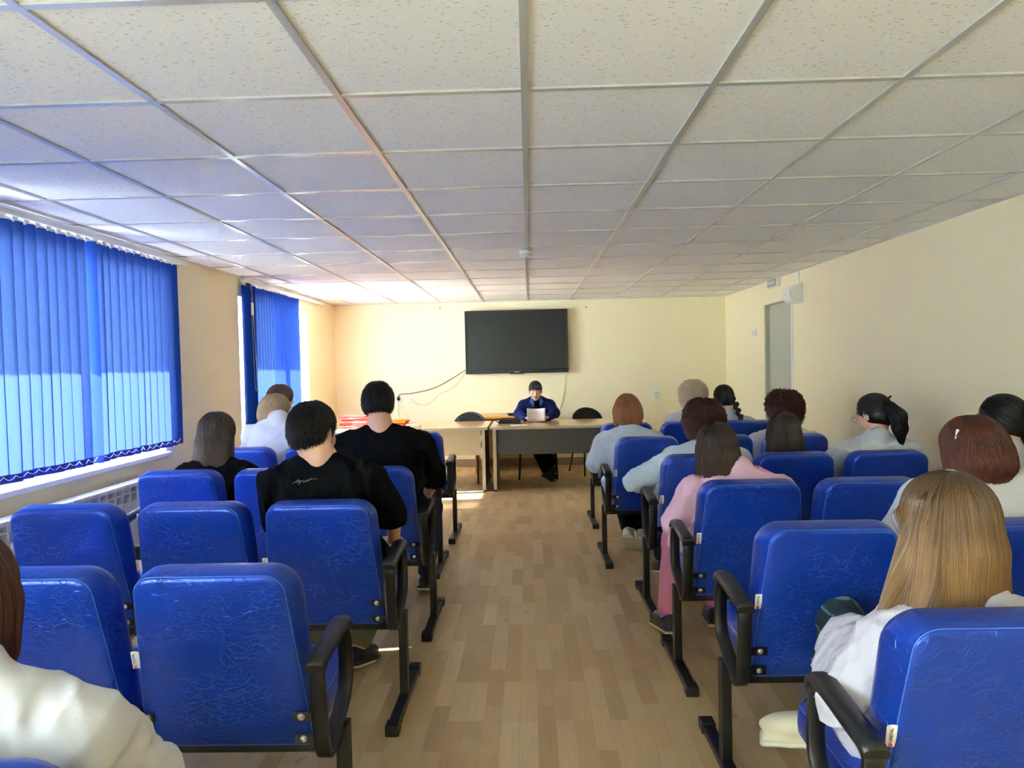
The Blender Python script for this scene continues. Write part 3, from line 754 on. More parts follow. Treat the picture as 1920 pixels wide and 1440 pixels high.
class Sdf:
    def __init__(s): s.p = []
    def cap(s, p, q, r, r2=None, k=.02, sub=False): s.p.append(Prim('cap', k, sub, p=V3(*p), q=V3(*q), r=r, r2=r if r2 is None else r2)); return s
    def ell(s, c, sz, R=None, k=.02, sub=False): s.p.append(Prim('ell', k, sub, c=V3(*c), sz=V3(*sz), R=np.eye(3, dtype=np.float32) if R is None else np.asarray(R, np.float32))); return s
    def box(s, c, sz, r=.01, R=None, k=.02, sub=False): s.p.append(Prim('box', k, sub, c=V3(*c), sz=V3(*sz), r=r, R=np.eye(3, dtype=np.float32) if R is None else np.asarray(R, np.float32))); return s
    def chain(s, pts, rs, k=.02):
        for i in range(len(pts)-1): s.cap(pts[i], pts[i+1], rs[i], rs[i+1], k)
        return s
    def ev(s, P):
        v = None
        for p in s.p:
            d = p.d(P)
            if v is None: v = d
            elif p.sub: v = -smin(-v, d, p.k)
            else: v = smin(v, d, p.k)
        return v
    def mesh(s, vox, post=None, pad=.02):
        lo = np.min([p.bb()[0] for p in s.p if not p.sub], 0)-pad; hi = np.max([p.bb()[1] for p in s.p if not p.sub], 0)+pad
        B = 8; nb = np.ceil((hi-lo)/(vox*B)).astype(int)+1; n = nb*B
        ax = [lo[i]+(np.arange(nb[i])*B+(B-1)/2)*vox for i in range(3)]
        C = np.stack(np.meshgrid(*ax, indexing='ij'), -1).reshape(-1, 3).astype(np.float32)
        Rb = vox*B*.87+.002; D = []; tot = None
        for p in s.p:
            d = p.d(C); D.append(d)
            if tot is None: tot = d.copy()
            elif p.sub: tot = -smin(-tot, d, p.k)
            else: tot = smin(tot, d, p.k)
        near = np.abs(tot) < Rb*1.25+pad
        idx = np.nonzero(near)[0]; off = np.stack(np.meshgrid(*[np.arange(B)]*3, indexing='ij'), -1).reshape(-1, 3)
        P = C[idx][:, None, :]+((off-(B-1)/2)*vox).astype(np.float32)[None]
        v = None
        for p, d in zip(s.p, D):
            if v is None: v = p.d(P); continue
            act = (d[idx] < Rb+p.k+pad) if p.sub else (d[idx] < np.maximum(tot[idx], 0)+2*Rb+p.k)
            if not act.any(): continue
            dd = p.d(P[act]); v[act] = -smin(-v[act], dd, p.k) if p.sub else smin(v[act], dd, p.k)
        if post is not None: v = post(P, v)
        G = np.repeat(np.repeat(np.repeat(np.where(tot > 0, 1, -1).reshape(nb), B, 0), B, 1), B, 2).astype(np.float32)
        bi = np.stack(np.unravel_index(idx, nb), -1)
        gi = bi[:, None, :]*B+off[None]; G[gi[..., 0], gi[..., 1], gi[..., 2]] = v
        return nets(G, lo, vox)
def nets(G, lo, vox):
    S_ = G < 0; n = np.array(G.shape)-1
    cnt = np.zeros(n, np.int8)
    for i in (0, 1):
        for j in (0, 1):
            for k in (0, 1): cnt += S_[i:n[0]+i, j:n[1]+j, k:n[2]+k]
    cell = (cnt > 0) & (cnt < 8); ids = -np.ones(n, np.int64); c = np.argwhere(cell); ids[cell] = np.arange(len(c))
    acc = np.zeros((len(c), 3)); w = np.zeros(len(c))
    cor = [(i, j, k) for i in (0, 1) for j in (0, 1) for k in (0, 1)]
    for a in cor:
        for ax in range(3):
            if a[ax]: continue
            b = list(a); b[ax] = 1
            ga = G[c[:, 0]+a[0], c[:, 1]+a[1], c[:, 2]+a[2]]; gb = G[c[:, 0]+b[0], c[:, 1]+b[1], c[:, 2]+b[2]]
            m = (ga < 0) != (gb < 0); t = ga[m]/(ga[m]-gb[m]); p = np.tile(np.array(a, float), (m.sum(), 1)); p[:, ax] += t
            acc[m] += p; w[m] += 1
    Vt = lo+(c+acc/w[:, None])*vox
    Q = []
    for ax in range(3):
        u, v = [(1, 2), (2, 0), (0, 1)][ax]
        sl0 = [slice(1, None)]*3; sl1 = [slice(1, None)]*3
        sl0[ax] = slice(0, -1); sl1[ax] = slice(1, None)
        A = S_[tuple(sl0)]; Bq = S_[tuple(sl1)]; e = np.argwhere(A != Bq)
        if not len(e): continue
        fl = A[e[:, 0], e[:, 1], e[:, 2]]
        base = e+1; base[:, ax] -= 1
        ok = np.all(base < n, 1) & (base[:, u] >= 1) & (base[:, v] >= 1); base = base[ok]; fl = fl[ok]
        def g(du, dv):
            q = base.copy(); q[:, u] -= du; q[:, v] -= dv; return ids[q[:, 0], q[:, 1], q[:, 2]]
        q4 = np.stack([g(1, 1), g(0, 1), g(0, 0), g(1, 0)], 1)
        q4[~fl] = q4[~fl][:, ::-1]; Q.append(q4)
    Q = np.concatenate(Q); Q = Q[(Q >= 0).all(1)]
    return Vt, Q
def np_mesh(name, Vt, Q, mat, parent=None, attr=None, smooth=True, origin=None):
    me = bpy.data.meshes.new(name); nv, nf = len(Vt), len(Q); k = Q.shape[1]
    if origin is not None: Vt = Vt-np.asarray(origin)
    me.vertices.add(nv); me.vertices.foreach_set('co', np.ascontiguousarray(Vt, np.float32).ravel())
    me.loops.add(nf*k); me.loops.foreach_set('vertex_index', Q.astype(np.int32).ravel())
    me.polygons.add(nf); me.polygons.foreach_set('loop_start', np.arange(0, nf*k, k, dtype=np.int32)); me.polygons.foreach_set('loop_total', np.full(nf, k, np.int32))
    me.polygons.foreach_set('use_smooth', np.full(nf, smooth)); me.update(calc_edges=True)
    if attr is not None:
        for an, av in attr.items():
            a = me.attributes.new(an, 'FLOAT', 'POINT'); a.data.foreach_set('value', np.ascontiguousarray(av, np.float32))
    return link(name, me, mat, parent)
RNG = np.random.default_rng(5)
def folds(amp, freq=26, seed=0, stretch=(1, 1, .45), calm=None):
    r = np.random.default_rng(seed); ks = r.normal(size=(6, 3))*np.array(stretch)*freq; ph = r.uniform(0, 6.28, 6); wk = r.normal(size=(3, 3))*7; wp = r.uniform(0, 6, 3)
    def f(P, v):
        W_ = np.stack([np.sin(P@wk[i].astype(np.float32)+wp[i]) for i in range(3)], -1)*.045
        Pw = P+W_; s = 0
        for i in range(6): s = s+(1-np.abs(np.sin(Pw@ks[i].astype(np.float32)*.5+ph[i])))**2*(.6 if i % 2 else 1)
        if calm is not None: s = (s/3-.5)*np.clip((np.sqrt(((P-calm.astype(np.float32))**2).sum(-1))-.08)/.10, .08, 1); return v-amp*s
        return v-amp*(s/3-.5)
    return f
def fieldmat(name, build): n = N(name); build(n); M[name] = n.m; return n.m
def cloth(name, c, rough=.85, sheen=.04, weave=500):
    def b(n):
        v = n.coord(); f = n.noise(v, 6, 4); w = n.noise(v, weave, 2)
        col = n.mix(f, tuple(x*.92 for x in c[:3])+(1,), c)
        n.bsdf(Base_Color=col, Roughness=rough, Sheen_Weight=sheen if sum(c[:3]) > .3 else 0, Specular_IOR_Level=.5 if sum(c[:3]) > .3 else .12, Normal=n.bump(n.math('ADD', w, n.math('MULTIPLY', n.noise(v, 18, 3), 2.0)), .10, .003))
    return fieldmat(name, b)
cloth('coat_white', srgb(208, 208, 218)); cloth('coat_lilac', srgb(204, 200, 216)); cloth('blouse_paleblue', srgb(206, 218, 232)); cloth('coat_grey', srgb(196, 200, 208)); cloth('coat_offwhite', srgb(196, 196, 204))
cloth('coat_bluegrey', srgb(200, 214, 226)); cloth('jacket_pink', srgb(232, 186, 212)); cloth('trousers_pink', srgb(204, 122, 146)); cloth('strap_pink', srgb(226, 130, 178))
cloth('shirt_black', srgb(9, 9, 12)); cloth('uniform_navy', srgb(12, 30, 84), .6); cloth('uniform_trim', srgb(44, 84, 150), .6); cloth('trousers_black', srgb(12, 12, 15)); cloth('trousers_olive', srgb(112, 112, 88)); cloth('jeans', srgb(44, 56, 78)); cloth('trousers_dark', srgb(36, 36, 44))
cloth('sock_lilac', srgb(150, 96, 176)); cloth('shirt_white', srgb(200, 200, 210)); cloth('print_grey', srgb(96, 112, 112))
plain('shoe_beige', srgb(212, 202, 178), .55); plain('shoe_black', srgb(26, 26, 28), .5); plain('shoe_sole', srgb(200, 190, 160), .6); plain('shoe_white', srgb(222, 216, 200), .5)
def tartan(n):
    v = n.coord()
    def line(axis, scale, off, width):
        s = n.new('ShaderNodeSeparateXYZ'); n.l(v, s.inputs[0]); return n.math('LESS_THAN', n.math('FRACT', n.math('ADD', n.math('MULTIPLY', s.outputs[axis], scale), off)), width)
    c = n.mix(line(0, 11, .2, .45), srgb(22, 52, 56), srgb(16, 36, 42)); c = n.mix(n.math('MULTIPLY', line(2, 11, .1, .45), .5), c, srgb(14, 30, 46))
    c = n.mix(n.math('MULTIPLY', n.math('MAXIMUM', line(0, 11, .7, .05), line(2, 11, .6, .05)), .7), c, srgb(130, 160, 170)); n.bsdf(Base_Color=c, Roughness=.85)
fieldmat('trousers_tartan', tartan)
def skinb(n):
    v = n.coord(); f = n.noise(v, 30, 4); base = n.mix(f, srgb(222, 168, 140), srgb(232, 184, 158))
    a = n.new('ShaderNodeAttribute'); a.attribute_name = 'tint'
    col = n.ramp(a.outputs['Fac'], [(0, (0,0,0,1)), (1, (1,1,1,1))]); c = n.mix(col, base, srgb(176, 84, 80))
    a2 = n.new('ShaderNodeAttribute'); a2.attribute_name = 'brow'; c = n.mix(a2.outputs['Fac'], c, srgb(52, 38, 32))
    n.bsdf(Base_Color=c, Roughness=.5, Subsurface_Weight=.12, Subsurface_Scale=.01, Normal=n.bump(n.noise(v, 300, 2), .05, .001))
fieldmat('skin', skinb)
def hairmat(name, root, dark, light, rough=.38):
    def b(n):
        a = n.new('ShaderNodeAttribute'); a.attribute_name = 'shade'; r_ = n.new('ShaderNodeAttribute'); r_.attribute_name = 'along'
        v = n.coord(scale=(1, 1, .25)); f = n.noise(v, 90, 3)
        mixf = n.math('ADD', n.math('MULTIPLY', a.outputs['Fac'], .75), n.math('MULTIPLY', f, .3))
        c = n.mix(n.ramp(mixf, [(.15, (0,0,0,1)), (.85, (1,1,1,1))]), dark, light)
        c = n.mix(n.ramp(r_.outputs['Fac'], [(0, (1,1,1,1)), (.45, (0,0,0,1))]), c, root)
        n.bsdf(Base_Color=c, Roughness=rough, Anisotropic=.4); n.m.node_tree.nodes['Principled BSDF'].inputs['Specular IOR Level'].default_value = .5
    fieldmat(name, b)
hairmat('hair_goldbrown', srgb(50, 35, 26), srgb(88, 60, 36), srgb(172, 130, 80))
hairmat('hair_darkbrown', srgb(34, 24, 19), srgb(40, 28, 22), srgb(92, 66, 50))
hairmat('hair_black', srgb(10, 9, 9), srgb(9, 8, 9), srgb(30, 27, 28), .42)
hairmat('hair_brown', srgb(48, 34, 28), srgb(58, 42, 36), srgb(112, 84, 70))
hairmat('hair_auburn', srgb(48, 22, 16), srgb(50, 24, 18), srgb(104, 52, 36))
hairmat('hair_redbrown', srgb(64, 28, 22), srgb(66, 30, 22), srgb(128, 70, 52))
hairmat('hair_copper', srgb(120, 74, 50), srgb(128, 76, 48), srgb(192, 130, 88))
hairmat('hair_whiteblond', srgb(214, 186, 150), srgb(206, 176, 140), srgb(240, 222, 196), .5)
hairmat('hair_ashblond', srgb(120, 96, 66), srgb(140, 112, 78), srgb(206, 182, 142))
hairmat('hair_maroon', srgb(52, 22, 20), srgb(54, 22, 22), srgb(104, 48, 44))

# ------------------------------------------------------------------ people
def rotz(a): c, s = math.cos(a), math.sin(a); return np.array([[c,-s,0],[s,c,0],[0,0,1]])
def rotx(a): c, s = math.cos(a), math.sin(a); return np.array([[1,0,0],[0,c,-s],[0,s,c]])
def roty(a): c, s = math.cos(a), math.sin(a); return np.array([[c,0,s],[0,1,0],[-s,0,c]])
def hand(S_, w, d, up, side, curl=.5, L=.17, k=.006):
    """palm and five separate curled fingers; w wrist, d pointing direction, up back-of-hand normal"""
    d = nrm(d); up = nrm(np.asarray(up)-d*np.dot(up, d)); r = np.cross(d, up)*side; w = np.asarray(w, float)
    pc = w+d*.045; R = np.stack([r, d, up], 1)
    S_.ell(pc, (.040, .052, .016), R, k=.012)
    for i, (o, l) in enumerate(((-.028, .074), (-.0095, .084), (.0095, .078), (.027, .062))):
        a = pc+r*o+d*.040; dd = nrm(d*math.cos(curl*.5)-up*math.sin(curl*.5)+r*o*1.5); b = a+dd*l*.5
        dd2 = nrm(d*math.cos(curl*1.5)-up*math.sin(curl*1.5)); c = b+dd2*l*.5
        S_.cap(a, b, .0092, .0085, k=k); S_.cap(b, c, .0085, .0068, k=.003)
    a = w+d*.022-r*.032; b = a-r*.020+d*.026-up*.012; c = b+d*.028-up*.010+r*.004
    S_.cap(a, b, .012, .0105, k=.008); S_.cap(b, c, .0105, .008, k=.004)
def head(S_, H, R, neck, g=1.0, nw=1.0):
    A = lambda x, y, z: tuple(H+R@np.array([x, y, z])*g)
    E = lambda c, s, k=.02, sub=False: S_.ell(A(*c), tuple(np.array(s)*g), R, k=k, sub=sub)
    E((0, -.012, .032), (.075, .096, .084)); E((0, .022, -.030), (.060, .066, .082), .03); E((0, .055, -.088), (.024, .026, .022), .025)
    E((.042, .052, -.028), (.024, .028, .03), .02); E((-.042, .052, -.028), (.024, .028, .03), .02)
    E((0, .078, .030), (.045, .016, .014), .02)
    for s in (-1, 1):
        E((s*.032, .098, .006), (.019, .016, .012), .010, True); E((s*.031, .078, .004), (.0145, .0125, .011), .004)
        E((s*.079, -.006, -.004), (.009, .020, .032), .006); E((s*.086, -.002, .002), (.006, .011, .019), .004, True)
    S_.cap(A(0, .088, .012), A(0, .106, -.022), .007*g, .0105*g, k=.010); E((.011, .096, -.027), (.008, .009, .007), .006); E((-.011, .096, -.027), (.008, .009, .007), .006)
    E((0, .087, -.052), (.024, .010, .0065), .006); E((0, .085, -.062), (.020, .010, .0065), .006); E((0, .097, -.057), (.022, .006, .0016), .002, True)
    nk = H+R@np.array([0, -.022, -.045])*g
    S_.cap(nk, neck, .052*g*nw, .058*g*nw, k=.03); S_.cap(H+R@np.array([0, .005, -.085])*g, np.asarray(neck)+np.array([0, .02, .0]), .035*g, .04*g, k=.03)
def strands(fn, roots, flow, n, seglen, rad, bottom=None, maxlen=None, curl=0, jit=.003, lift=.0015, seed=1, wave=0):
    r = np.random.default_rng(seed); P = np.array(roots, np.float32); m = len(P)
    for _ in range(5):
        g = np.stack([fn(P+np.eye(3, dtype=np.float32)[a]*.002)-fn(P-np.eye(3, dtype=np.float32)[a]*.002) for a in range(3)], -1)/.004
        P = (P-g/(np.linalg.norm(g, axis=1, keepdims=True)+1e-6)*fn(P)[:, None]*.9).astype(np.float32)
    path = [P.copy()]; alive = np.ones(m, bool); V_ = np.zeros_like(P)
    ln = np.zeros(m, int); lim = r.integers(int(n*.8), n+1, m) if maxlen is None else r.integers(*maxlen, m)
    off = r.uniform(0, 1, m)**2*jit+lift
    eps = .002
    for i in range(n):
        g = np.stack([fn(P+np.eye(3, dtype=np.float32)[a]*eps)-fn(P-np.eye(3, dtype=np.float32)[a]*eps) for a in range(3)], -1)/(2*eps)
        g /= np.linalg.norm(g, axis=1, keepdims=True)+1e-6
        f = flow(P); f = f-g*(f*g).sum(1, keepdims=True); f /= np.linalg.norm(f, axis=1, keepdims=True)+1e-6
        V_ = V_*.5+f*.5 if i else f; V_ /= np.linalg.norm(V_, axis=1, keepdims=True)+1e-6
        Pn = P+V_*seglen; d = fn(Pn); Pn = Pn-g*np.clip(d-off, -.007, .007)[:, None]*.8
        if bottom is not None: alive &= ~(Pn[:, 2] < bottom+r.uniform(-.012, .012, m)*0+np.sin(np.arange(m)*1.7)*.010)
        alive &= i < lim
        P = np.where(alive[:, None], Pn, P).astype(np.float32); ln += alive; path.append(P.copy())
    PA = np.stack(path, 1)                                   # m, n+1, 3
    keep = ln >= 3; PA = PA[keep]; ln = ln[keep]; m = len(PA)
    if m == 0: return None
    NS_ = min(n, 26)
    t = np.linspace(0, 1, NS_+1)[None]*ln[:, None]; i0 = np.minimum(t.astype(int), n-1); fr = (t-i0)[..., None]; ii = np.arange(m)[:, None]
    Q = PA[ii, i0]*(1-fr)+PA[ii, i0+1]*fr
    T = np.gradient(Q, axis=1); T /= np.linalg.norm(T, axis=2, keepdims=True)+1e-6
    ref = np.array([.37, .2, .9]); s1 = np.cross(T, ref); s1 /= np.linalg.norm(s1, axis=2, keepdims=True)+1e-6; s2 = np.cross(T, s1)
    if curl:
        ph = r.uniform(0, 6.28, (m, 1, 1)); fq = r.uniform(.7, 1.3, (m, 1, 1)); u = (t*seglen)[..., None]
        amp = curl*np.clip(np.linspace(0, 1, NS_+1)*3, .25, 1)[None, :, None]
        Q = Q+amp*(s1*np.sin(u*2*PI/.045*fq+ph)+s2*np.cos(u*2*PI/.045*fq+ph))
    if wave:
        Q = Q+wave*s1*np.sin((t*seglen)[..., None]*2*PI/.09+r.uniform(0, 1.5, (m, 1, 1)))
    w = rad*r.uniform(.6, 1.4, (m, 1, 1))*(1-.75*np.linspace(0, 1, NS_+1)[None, :, None]**3)
    ring = [Q+w*(s1*math.cos(a)+s2*math.sin(a)) for a in (0, 2*PI/3, 4*PI/3)]
    Vt = np.stack(ring, 2).reshape(-1, 3)
    b = (np.arange(m)[:, None]*(NS_+1)+np.arange(NS_)[None])[..., None]*3; k_ = np.arange(3)
    q = np.stack([b+k_, b+(k_+1) % 3, b+3+(k_+1) % 3, b+3+k_], -1).reshape(-1, 4)
    r0 = Q[:, NS_//2]; lk = .5+.22*np.sin(r0@np.array([310., 190., 40.]))+.22*np.sin(r0@np.array([-170., 260., 90.])+1)
    sh = np.repeat(np.clip(lk*.65+.35*r.uniform(0, 1, m), 0, 1), (NS_+1)*3); al = np.repeat((Q*0+np.linspace(0, 1, NS_+1)[None, :, None])[..., 0].reshape(-1), 3)
    return Vt, q, sh, al
def joinmesh(parts):
    Vs, Qs, A, B_ = [], [], [], []; o = 0
    for p in parts:
        if p is None: continue
        Vs.append(p[0]); Qs.append(p[1]+o); A.append(p[2]); B_.append(p[3]); o += len(p[0])
    return np.concatenate(Vs), np.concatenate(Qs), np.concatenate(A), np.concatenate(B_)
def person(label, seat, H, yaw=0., pitch=0., roll=0., f=1, sh=.185, g=1., S=None, arms=None, legs=None, top='coat_white', sleeve='long', coat=True, loose=.018, collar=True,
           bottom='trousers_dark', shoe='shoe_black', hair='long', hmat='hair_brown', hp=None, vox=.009, hg=1., beard=None, drape=None, foldamp=.020, seed=0, zh=.56, extra=None, socks=None, headvox=None, straps=None, name='person', nw=1.0):
    sx, sy = seat; hp = hp or {}; H = np.array(H, float)
    W_ = lambda x, y, z: np.array([sx+f*x, sy+f*y, z])
    I = lambda p: np.array([(p[0]-sx)*f, (p[1]-sy)*f, p[2]])
    h = I(H); Rl = rotz(yaw)@rotx(pitch)@roty(roll); Ry = rotz(yaw)
    if f < 0: Rl = rotz(PI)@Rl; Ry = rotz(PI)@Ry
    Sc = np.array([h[0]*.85, h[1]-.055, h[2]-.192]) if S is None else np.array(S, float)
    root = empty(name, (sx, sy, 0)); org = (sx, sy, 0)
    tag(root, label, 'person')
    neck = W_(Sc[0], Sc[1]-.010, Sc[2]+.070)
    shj = {s: W_(Sc[0]+s*sh, Sc[1], Sc[2]-.040) for s in (-1, 1)}
    arms = arms or {}; legs = legs or {}
    dA = {}
    for s in (-1, 1):
        e, w, hd = arms.get(s, (None, None, None))
        if e is None: e = (Sc[0]+s*(sh+.065), Sc[1]+.05, Sc[2]-.27)
        if w is None: w = (Sc[0]*.5+s*.07, Sc[1]+.27, max(.60, Sc[2]-.36))
        if hd is None: hd = (-s*.5, 1, -.15)
        dA[s] = (W_(*e), W_(*w), np.array([hd[0]*f, hd[1]*f, hd[2]]))
    dL = {}
    for s in (-1, 1):
        kn, an, toe = legs.get(s, (None, None, None))
        if kn is None: kn = (s*.10, .43, .50)
        if an is None: an = (s*.10, .42, .095)
        if toe is None: toe = (s*.15, 1, -.28)
        dL[s] = (W_(*kn), W_(*an), nrm((toe[0]*f, toe[1]*f, toe[2])))
    hipz = zh; pel = np.array([0, 0, hipz])
    def torso(S_, o, k=.035, low=True, wide=1.):
        lv = [(0, .075, .105), (.25, .062, .098), (.5, .062, .098), (.72, .078, .098), (.88, .085, .075)]
        prev = None
        for t, w, r in lv:
            c = pel*(1-t)+Sc*t; c = c+np.array([0, -.02*math.sin(t*PI), 0]); a = W_(c[0]-w*g*wide, c[1], c[2]); b = W_(c[0]+w*g*wide, c[1], c[2])
            S_.cap(a, b, r*g*.94+o, k=k)
        S_.cap(shj[-1]*.9+shj[1]*.1, shj[1]*.9+shj[-1]*.1, .050*(.5+.5*g)+o*.8, k=k)
        for s in (-1, 1): S_.cap(neck-np.array([0, 0, .012]), shj[s]+np.array([0, 0, .004]), .040+o*.7, .046*(.5+.5*g)+o*.8, k=.02)
    # ---- body
    B_ = Sdf(); torso(B_, 0)
    head(B_, H, Rl, neck, hg, nw)
    for s in (-1, 1):
        e, w, hd = dA[s]
        B_.cap(shj[s], e, .050*g, .040, k=.03); B_.cap(e, w, .040, .027, k=.015)
        hand(B_, w, hd, (0, 0, 1), -s*f if True else s)
        kn, an, toe = dL[s]
        B_.cap(W_(s*.085, .02, hipz-.01), kn, .085*g, .058, k=.04); B_.cap(kn, an, .056, .036, k=.02); B_.cap(an-np.array([0, 0, .03]), an+toe*.12-np.array([0, 0, .03]), .030, .024, k=.02)
    bv, bq = B_.mesh(vox if headvox is None else headvox)
    # lips and brows get their own skin tone
    q = (bv-H)@Rl/hg; lips = ((np.abs(q[:, 0]) < .026) & (np.abs(q[:, 2]+.057) < .013*(1-.5*(np.abs(q[:, 0])/.026))) & (q[:, 1] > .078)).astype(float)*.75
    brow = ((np.abs(np.abs(q[:, 0])-.033) < .019) & (np.abs(q[:, 2]-.029-.10*(.03-np.abs(np.abs(q[:, 0])-.03))) < .0045) & (q[:, 1] > .06)).astype(float)*.8
    brow = np.maximum(brow, ((np.abs(np.abs(q[:, 0])-.031) < .014) & (np.abs(q[:, 2]+.003) < .0028) & (q[:, 1] > .07)).astype(float)*.85)
    np_mesh('body', bv, bq, 'skin', root, {'tint': lips, 'brow': brow}, origin=org)
    # ---- top garment
    T = Sdf(); torso(T, loose, wide=1.04)
    for s in (-1, 1):
        e, w, hd = dA[s]; wd = nrm(w-e)
        if sleeve == 'long':
            T.cap(shj[s], e, .056*(.5+.5*g)+loose*.9, .047+loose*.9, k=.035); T.cap(e, w-wd*.015, .047+loose*.8, .036+loose*.6, k=.02)
        else:
            m_ = shj[s]+(e-shj[s])*.90; T.cap(shj[s], m_, .052*(.5+.5*g)+loose*.8, .054+loose, k=.03)
    if coat:
        for s in (-1, 1):
            kn = dL[s][0]; a = W_(s*.09, .02, hipz); T.cap(a, a+(kn-a)*.62, .095*g+loose, .082+loose, k=.05)
        T.cap(W_(-.09, .20, hipz-.01), W_(.09, .20, hipz-.01), .075+loose, k=.06)
    else: T.cap(W_(-.08, .03, hipz-.02), W_(.08, .03, hipz-.02), .10*g+loose, k=.05)
    for d_ in (drape or []): T.cap(d_[0], d_[1], d_[2], d_[3], k=.02)
    if collar:
        T.cap(neck+np.array([0, 0, .0]), neck+(H-neck)*.08, .060+loose*.5, .060+loose*.4, k=.02)
    nd = nrm(H-neck); T.cap(neck+nd*.028, neck+nd*.22, .054*nw+(.004 if collar else .008), .060*nw, k=.008, sub=True)
    tvx, tq = T.mesh(vox, folds(foldamp, 62, seed, calm=neck+nd*.03))
    tmat = top if isinstance(top, str) else top[0]
    to = np_mesh({'shirt_black': 't_shirt', 'uniform_navy': 'uniform_jacket', 'jacket_pink': 'jacket', 'blouse_paleblue': 'blouse', 'shirt_white': 't_shirt'}.get(tmat, 'coat'), tvx, tq, tmat, root, origin=org)
    # ---- trousers and shoes
    L = Sdf(); L.cap(W_(-.08, .0, hipz-.02), W_(.08, .0, hipz-.02), .108*g, k=.05)
    for s in (-1, 1):
        kn, an, toe = dL[s]; L.cap(W_(s*.09, .02, hipz-.01), kn, .094*g, .070, k=.05); L.cap(kn, an+(kn-an)*.10, .070, .056, k=.02)
    lv, lq = L.mesh(vox*1.1, folds(.010, 60, seed+3)); np_mesh('trousers', lv, lq, bottom, root, origin=org)
    for s in (-1, 1):
        kn, an, toe = dL[s]; Z = np.array([0, 0, 1.]); up = nrm(Z-toe*np.dot(Z, toe)); rr = np.cross(toe, up); R3 = np.stack([rr, toe, up], 1)
        c = an-up*.045+toe*.055
        F_ = Sdf(); F_.ell(c+up*.012, (.043, .128, .042), R3, k=.01); F_.ell(an-up*.02, (.038, .050, .045), R3, k=.02); F_.box(c-up*.022, (.040, .125, .013), .012, R3, k=.012); F_.box(c-up*.068, (.08, .2, .034), .004, R3, k=.004, sub=True)
        F_.cap(an, an+up*.10, .030, .034, k=.012, sub=True)
        fv, fq = F_.mesh(max(.006, vox*.8)); so = np_mesh('shoe', fv, fq, shoe, root, origin=org)
        G_ = Sdf(); G_.box(c-up*.030, (.045, .131, .008), .008, R3, k=.01); gv, gq = G_.mesh(.007)
        np_mesh('sole', gv, gq, 'shoe_sole' if shoe != 'shoe_beige' else 'shoe_white', so, origin=org)
        if socks:
            K_ = Sdf(); K_.cap(an-up*.01, an+(kn-an)*.16, .040, .044); kv, kq = K_.mesh(.008); np_mesh('sock', kv, kq, socks, root, origin=org)
    # ---- hair
    HS = Sdf(); A = lambda x, y, z: H+Rl@np.array([x, y, z])*hg; Bf = lambda x, y, z: H+Ry@np.array([x, y, z])*hg
    E = lambda c, s, k=.02, sub=False, R=Rl, fr=None: HS.ell((fr or A)(*c), tuple(np.array(s)*hg), R, k=k, sub=sub)
    par = []; crown = A(0, -.035, .125); ns = hp.get('n', 900); rad = hp.get('rad', .0014); rg = np.random.default_rng(seed+11)
    def scalp(n, zmin=.0, front=.2):
        d = rg.normal(size=(n*4, 3)); d /= np.linalg.norm(d, axis=1, keepdims=True); d = d[(d[:, 2] > zmin) & (d[:, 1] < .55+front*d[:, 2])][:n]
        return (H+(np.array([0, -.014, .036])+d*np.array([.088, .108, .096]))@Rl.T*hg).astype(np.float32)
    down = lambda P, cf=.8: np.concatenate([(P-crown.astype(np.float32))[:, :2]*3.0, np.full((len(P), 1), -.5, np.float32)], 1)
    def near_top(n, w=.05):
        p = np.stack([rg.normal(0, .012, n), rg.uniform(-.07, .075, n), np.full(n, .14)], 1)
        return (H+p@Rl.T*hg).astype(np.float32)
    post = None; bot = None; curl = 0; wave = hp.get('wave', .0)
    cut = hp.get('cut', 1.)
    if hair == 'short':
        E((0, -.014, .036), (.083, .104, .092)); E((0, -.040, -.010), (.076, .068, .070), .03)
        E((0, .120, -.045), (.10, .088, .115), .02, True); E((0, -.02, -.150), (.14, .16, .075), .015, True)
        for s in (-1, 1): E((s*.094, .010, -.014), (.026, .036, .042), .008, True); E((s*.090, .060, -.02), (.03, .04, .05), .01, True)
        post = folds(.014, 500, seed, (1, 1, 1))
    elif hair in ('long', 'bob', 'curly'):
        E((0, -.014, .038), (.088, .108, .095))
        if hair == 'long':
            b0 = hp.get('len', .32); w0 = hp.get('w', .092)
            E((0, -.030, -.03), (.094, .088, .10), .03)
            HS.cap(Bf(-.045, -.06, -.06), Bf(-w0*.55, -.075, -b0+.05), .052*hg, .040*hg, k=.03); HS.cap(Bf(.045, -.06, -.06), Bf(w0*.55, -.075, -b0+.05), .052*hg, .040*hg, k=.03)
            HS.cap(Bf(0, -.07, -.05), Bf(0, -.085, -b0+.05), .055*hg, .042*hg, k=.03)
            if hp.get('sides', True):
                for s in (-1, 1): HS.cap(Bf(s*.070, -.012, .0), Bf(s*.078, -.02, -min(b0, .24)+.04), .030*hg, .028*hg, k=.025)
            for c_ in hp.get('locks', []): HS.cap(Bf(*c_[0]), Bf(*c_[1]), c_[2], c_[3], k=.025)
            bot = H[2]-b0*hg
        elif hair == 'bob':
            E((0, -.034, -.018), (.104, .098, .105), .03); E((0, -.055, -.055), (.088, .062, .070), .03); bot = H[2]-.125*hg
            if hp.get('sides', True):
                for s in (-1, 1): HS.cap(A(s*.074, .0, .01), A(s*.078, .012, -.075), .028*hg, .026*hg, k=.025)
        else:
            E((0, -.03, .02), (.098, .108, .098), .03); E((0, -.05, -.05), (.084, .062, .064), .03); bot = H[2]-.14*hg; curl = hp.get('curl', .009)*1.5; rad = rad*1.3
            post = folds(.11, 230, seed, (1, 1, 1))
        E((0, .125, -.045), (.064, .085, .11), .012, True)
        E((0, -.02, -.30), (.03, .03, .03), .01)  if False else None
    elif hair in ('pony', 'braid', 'bun'):
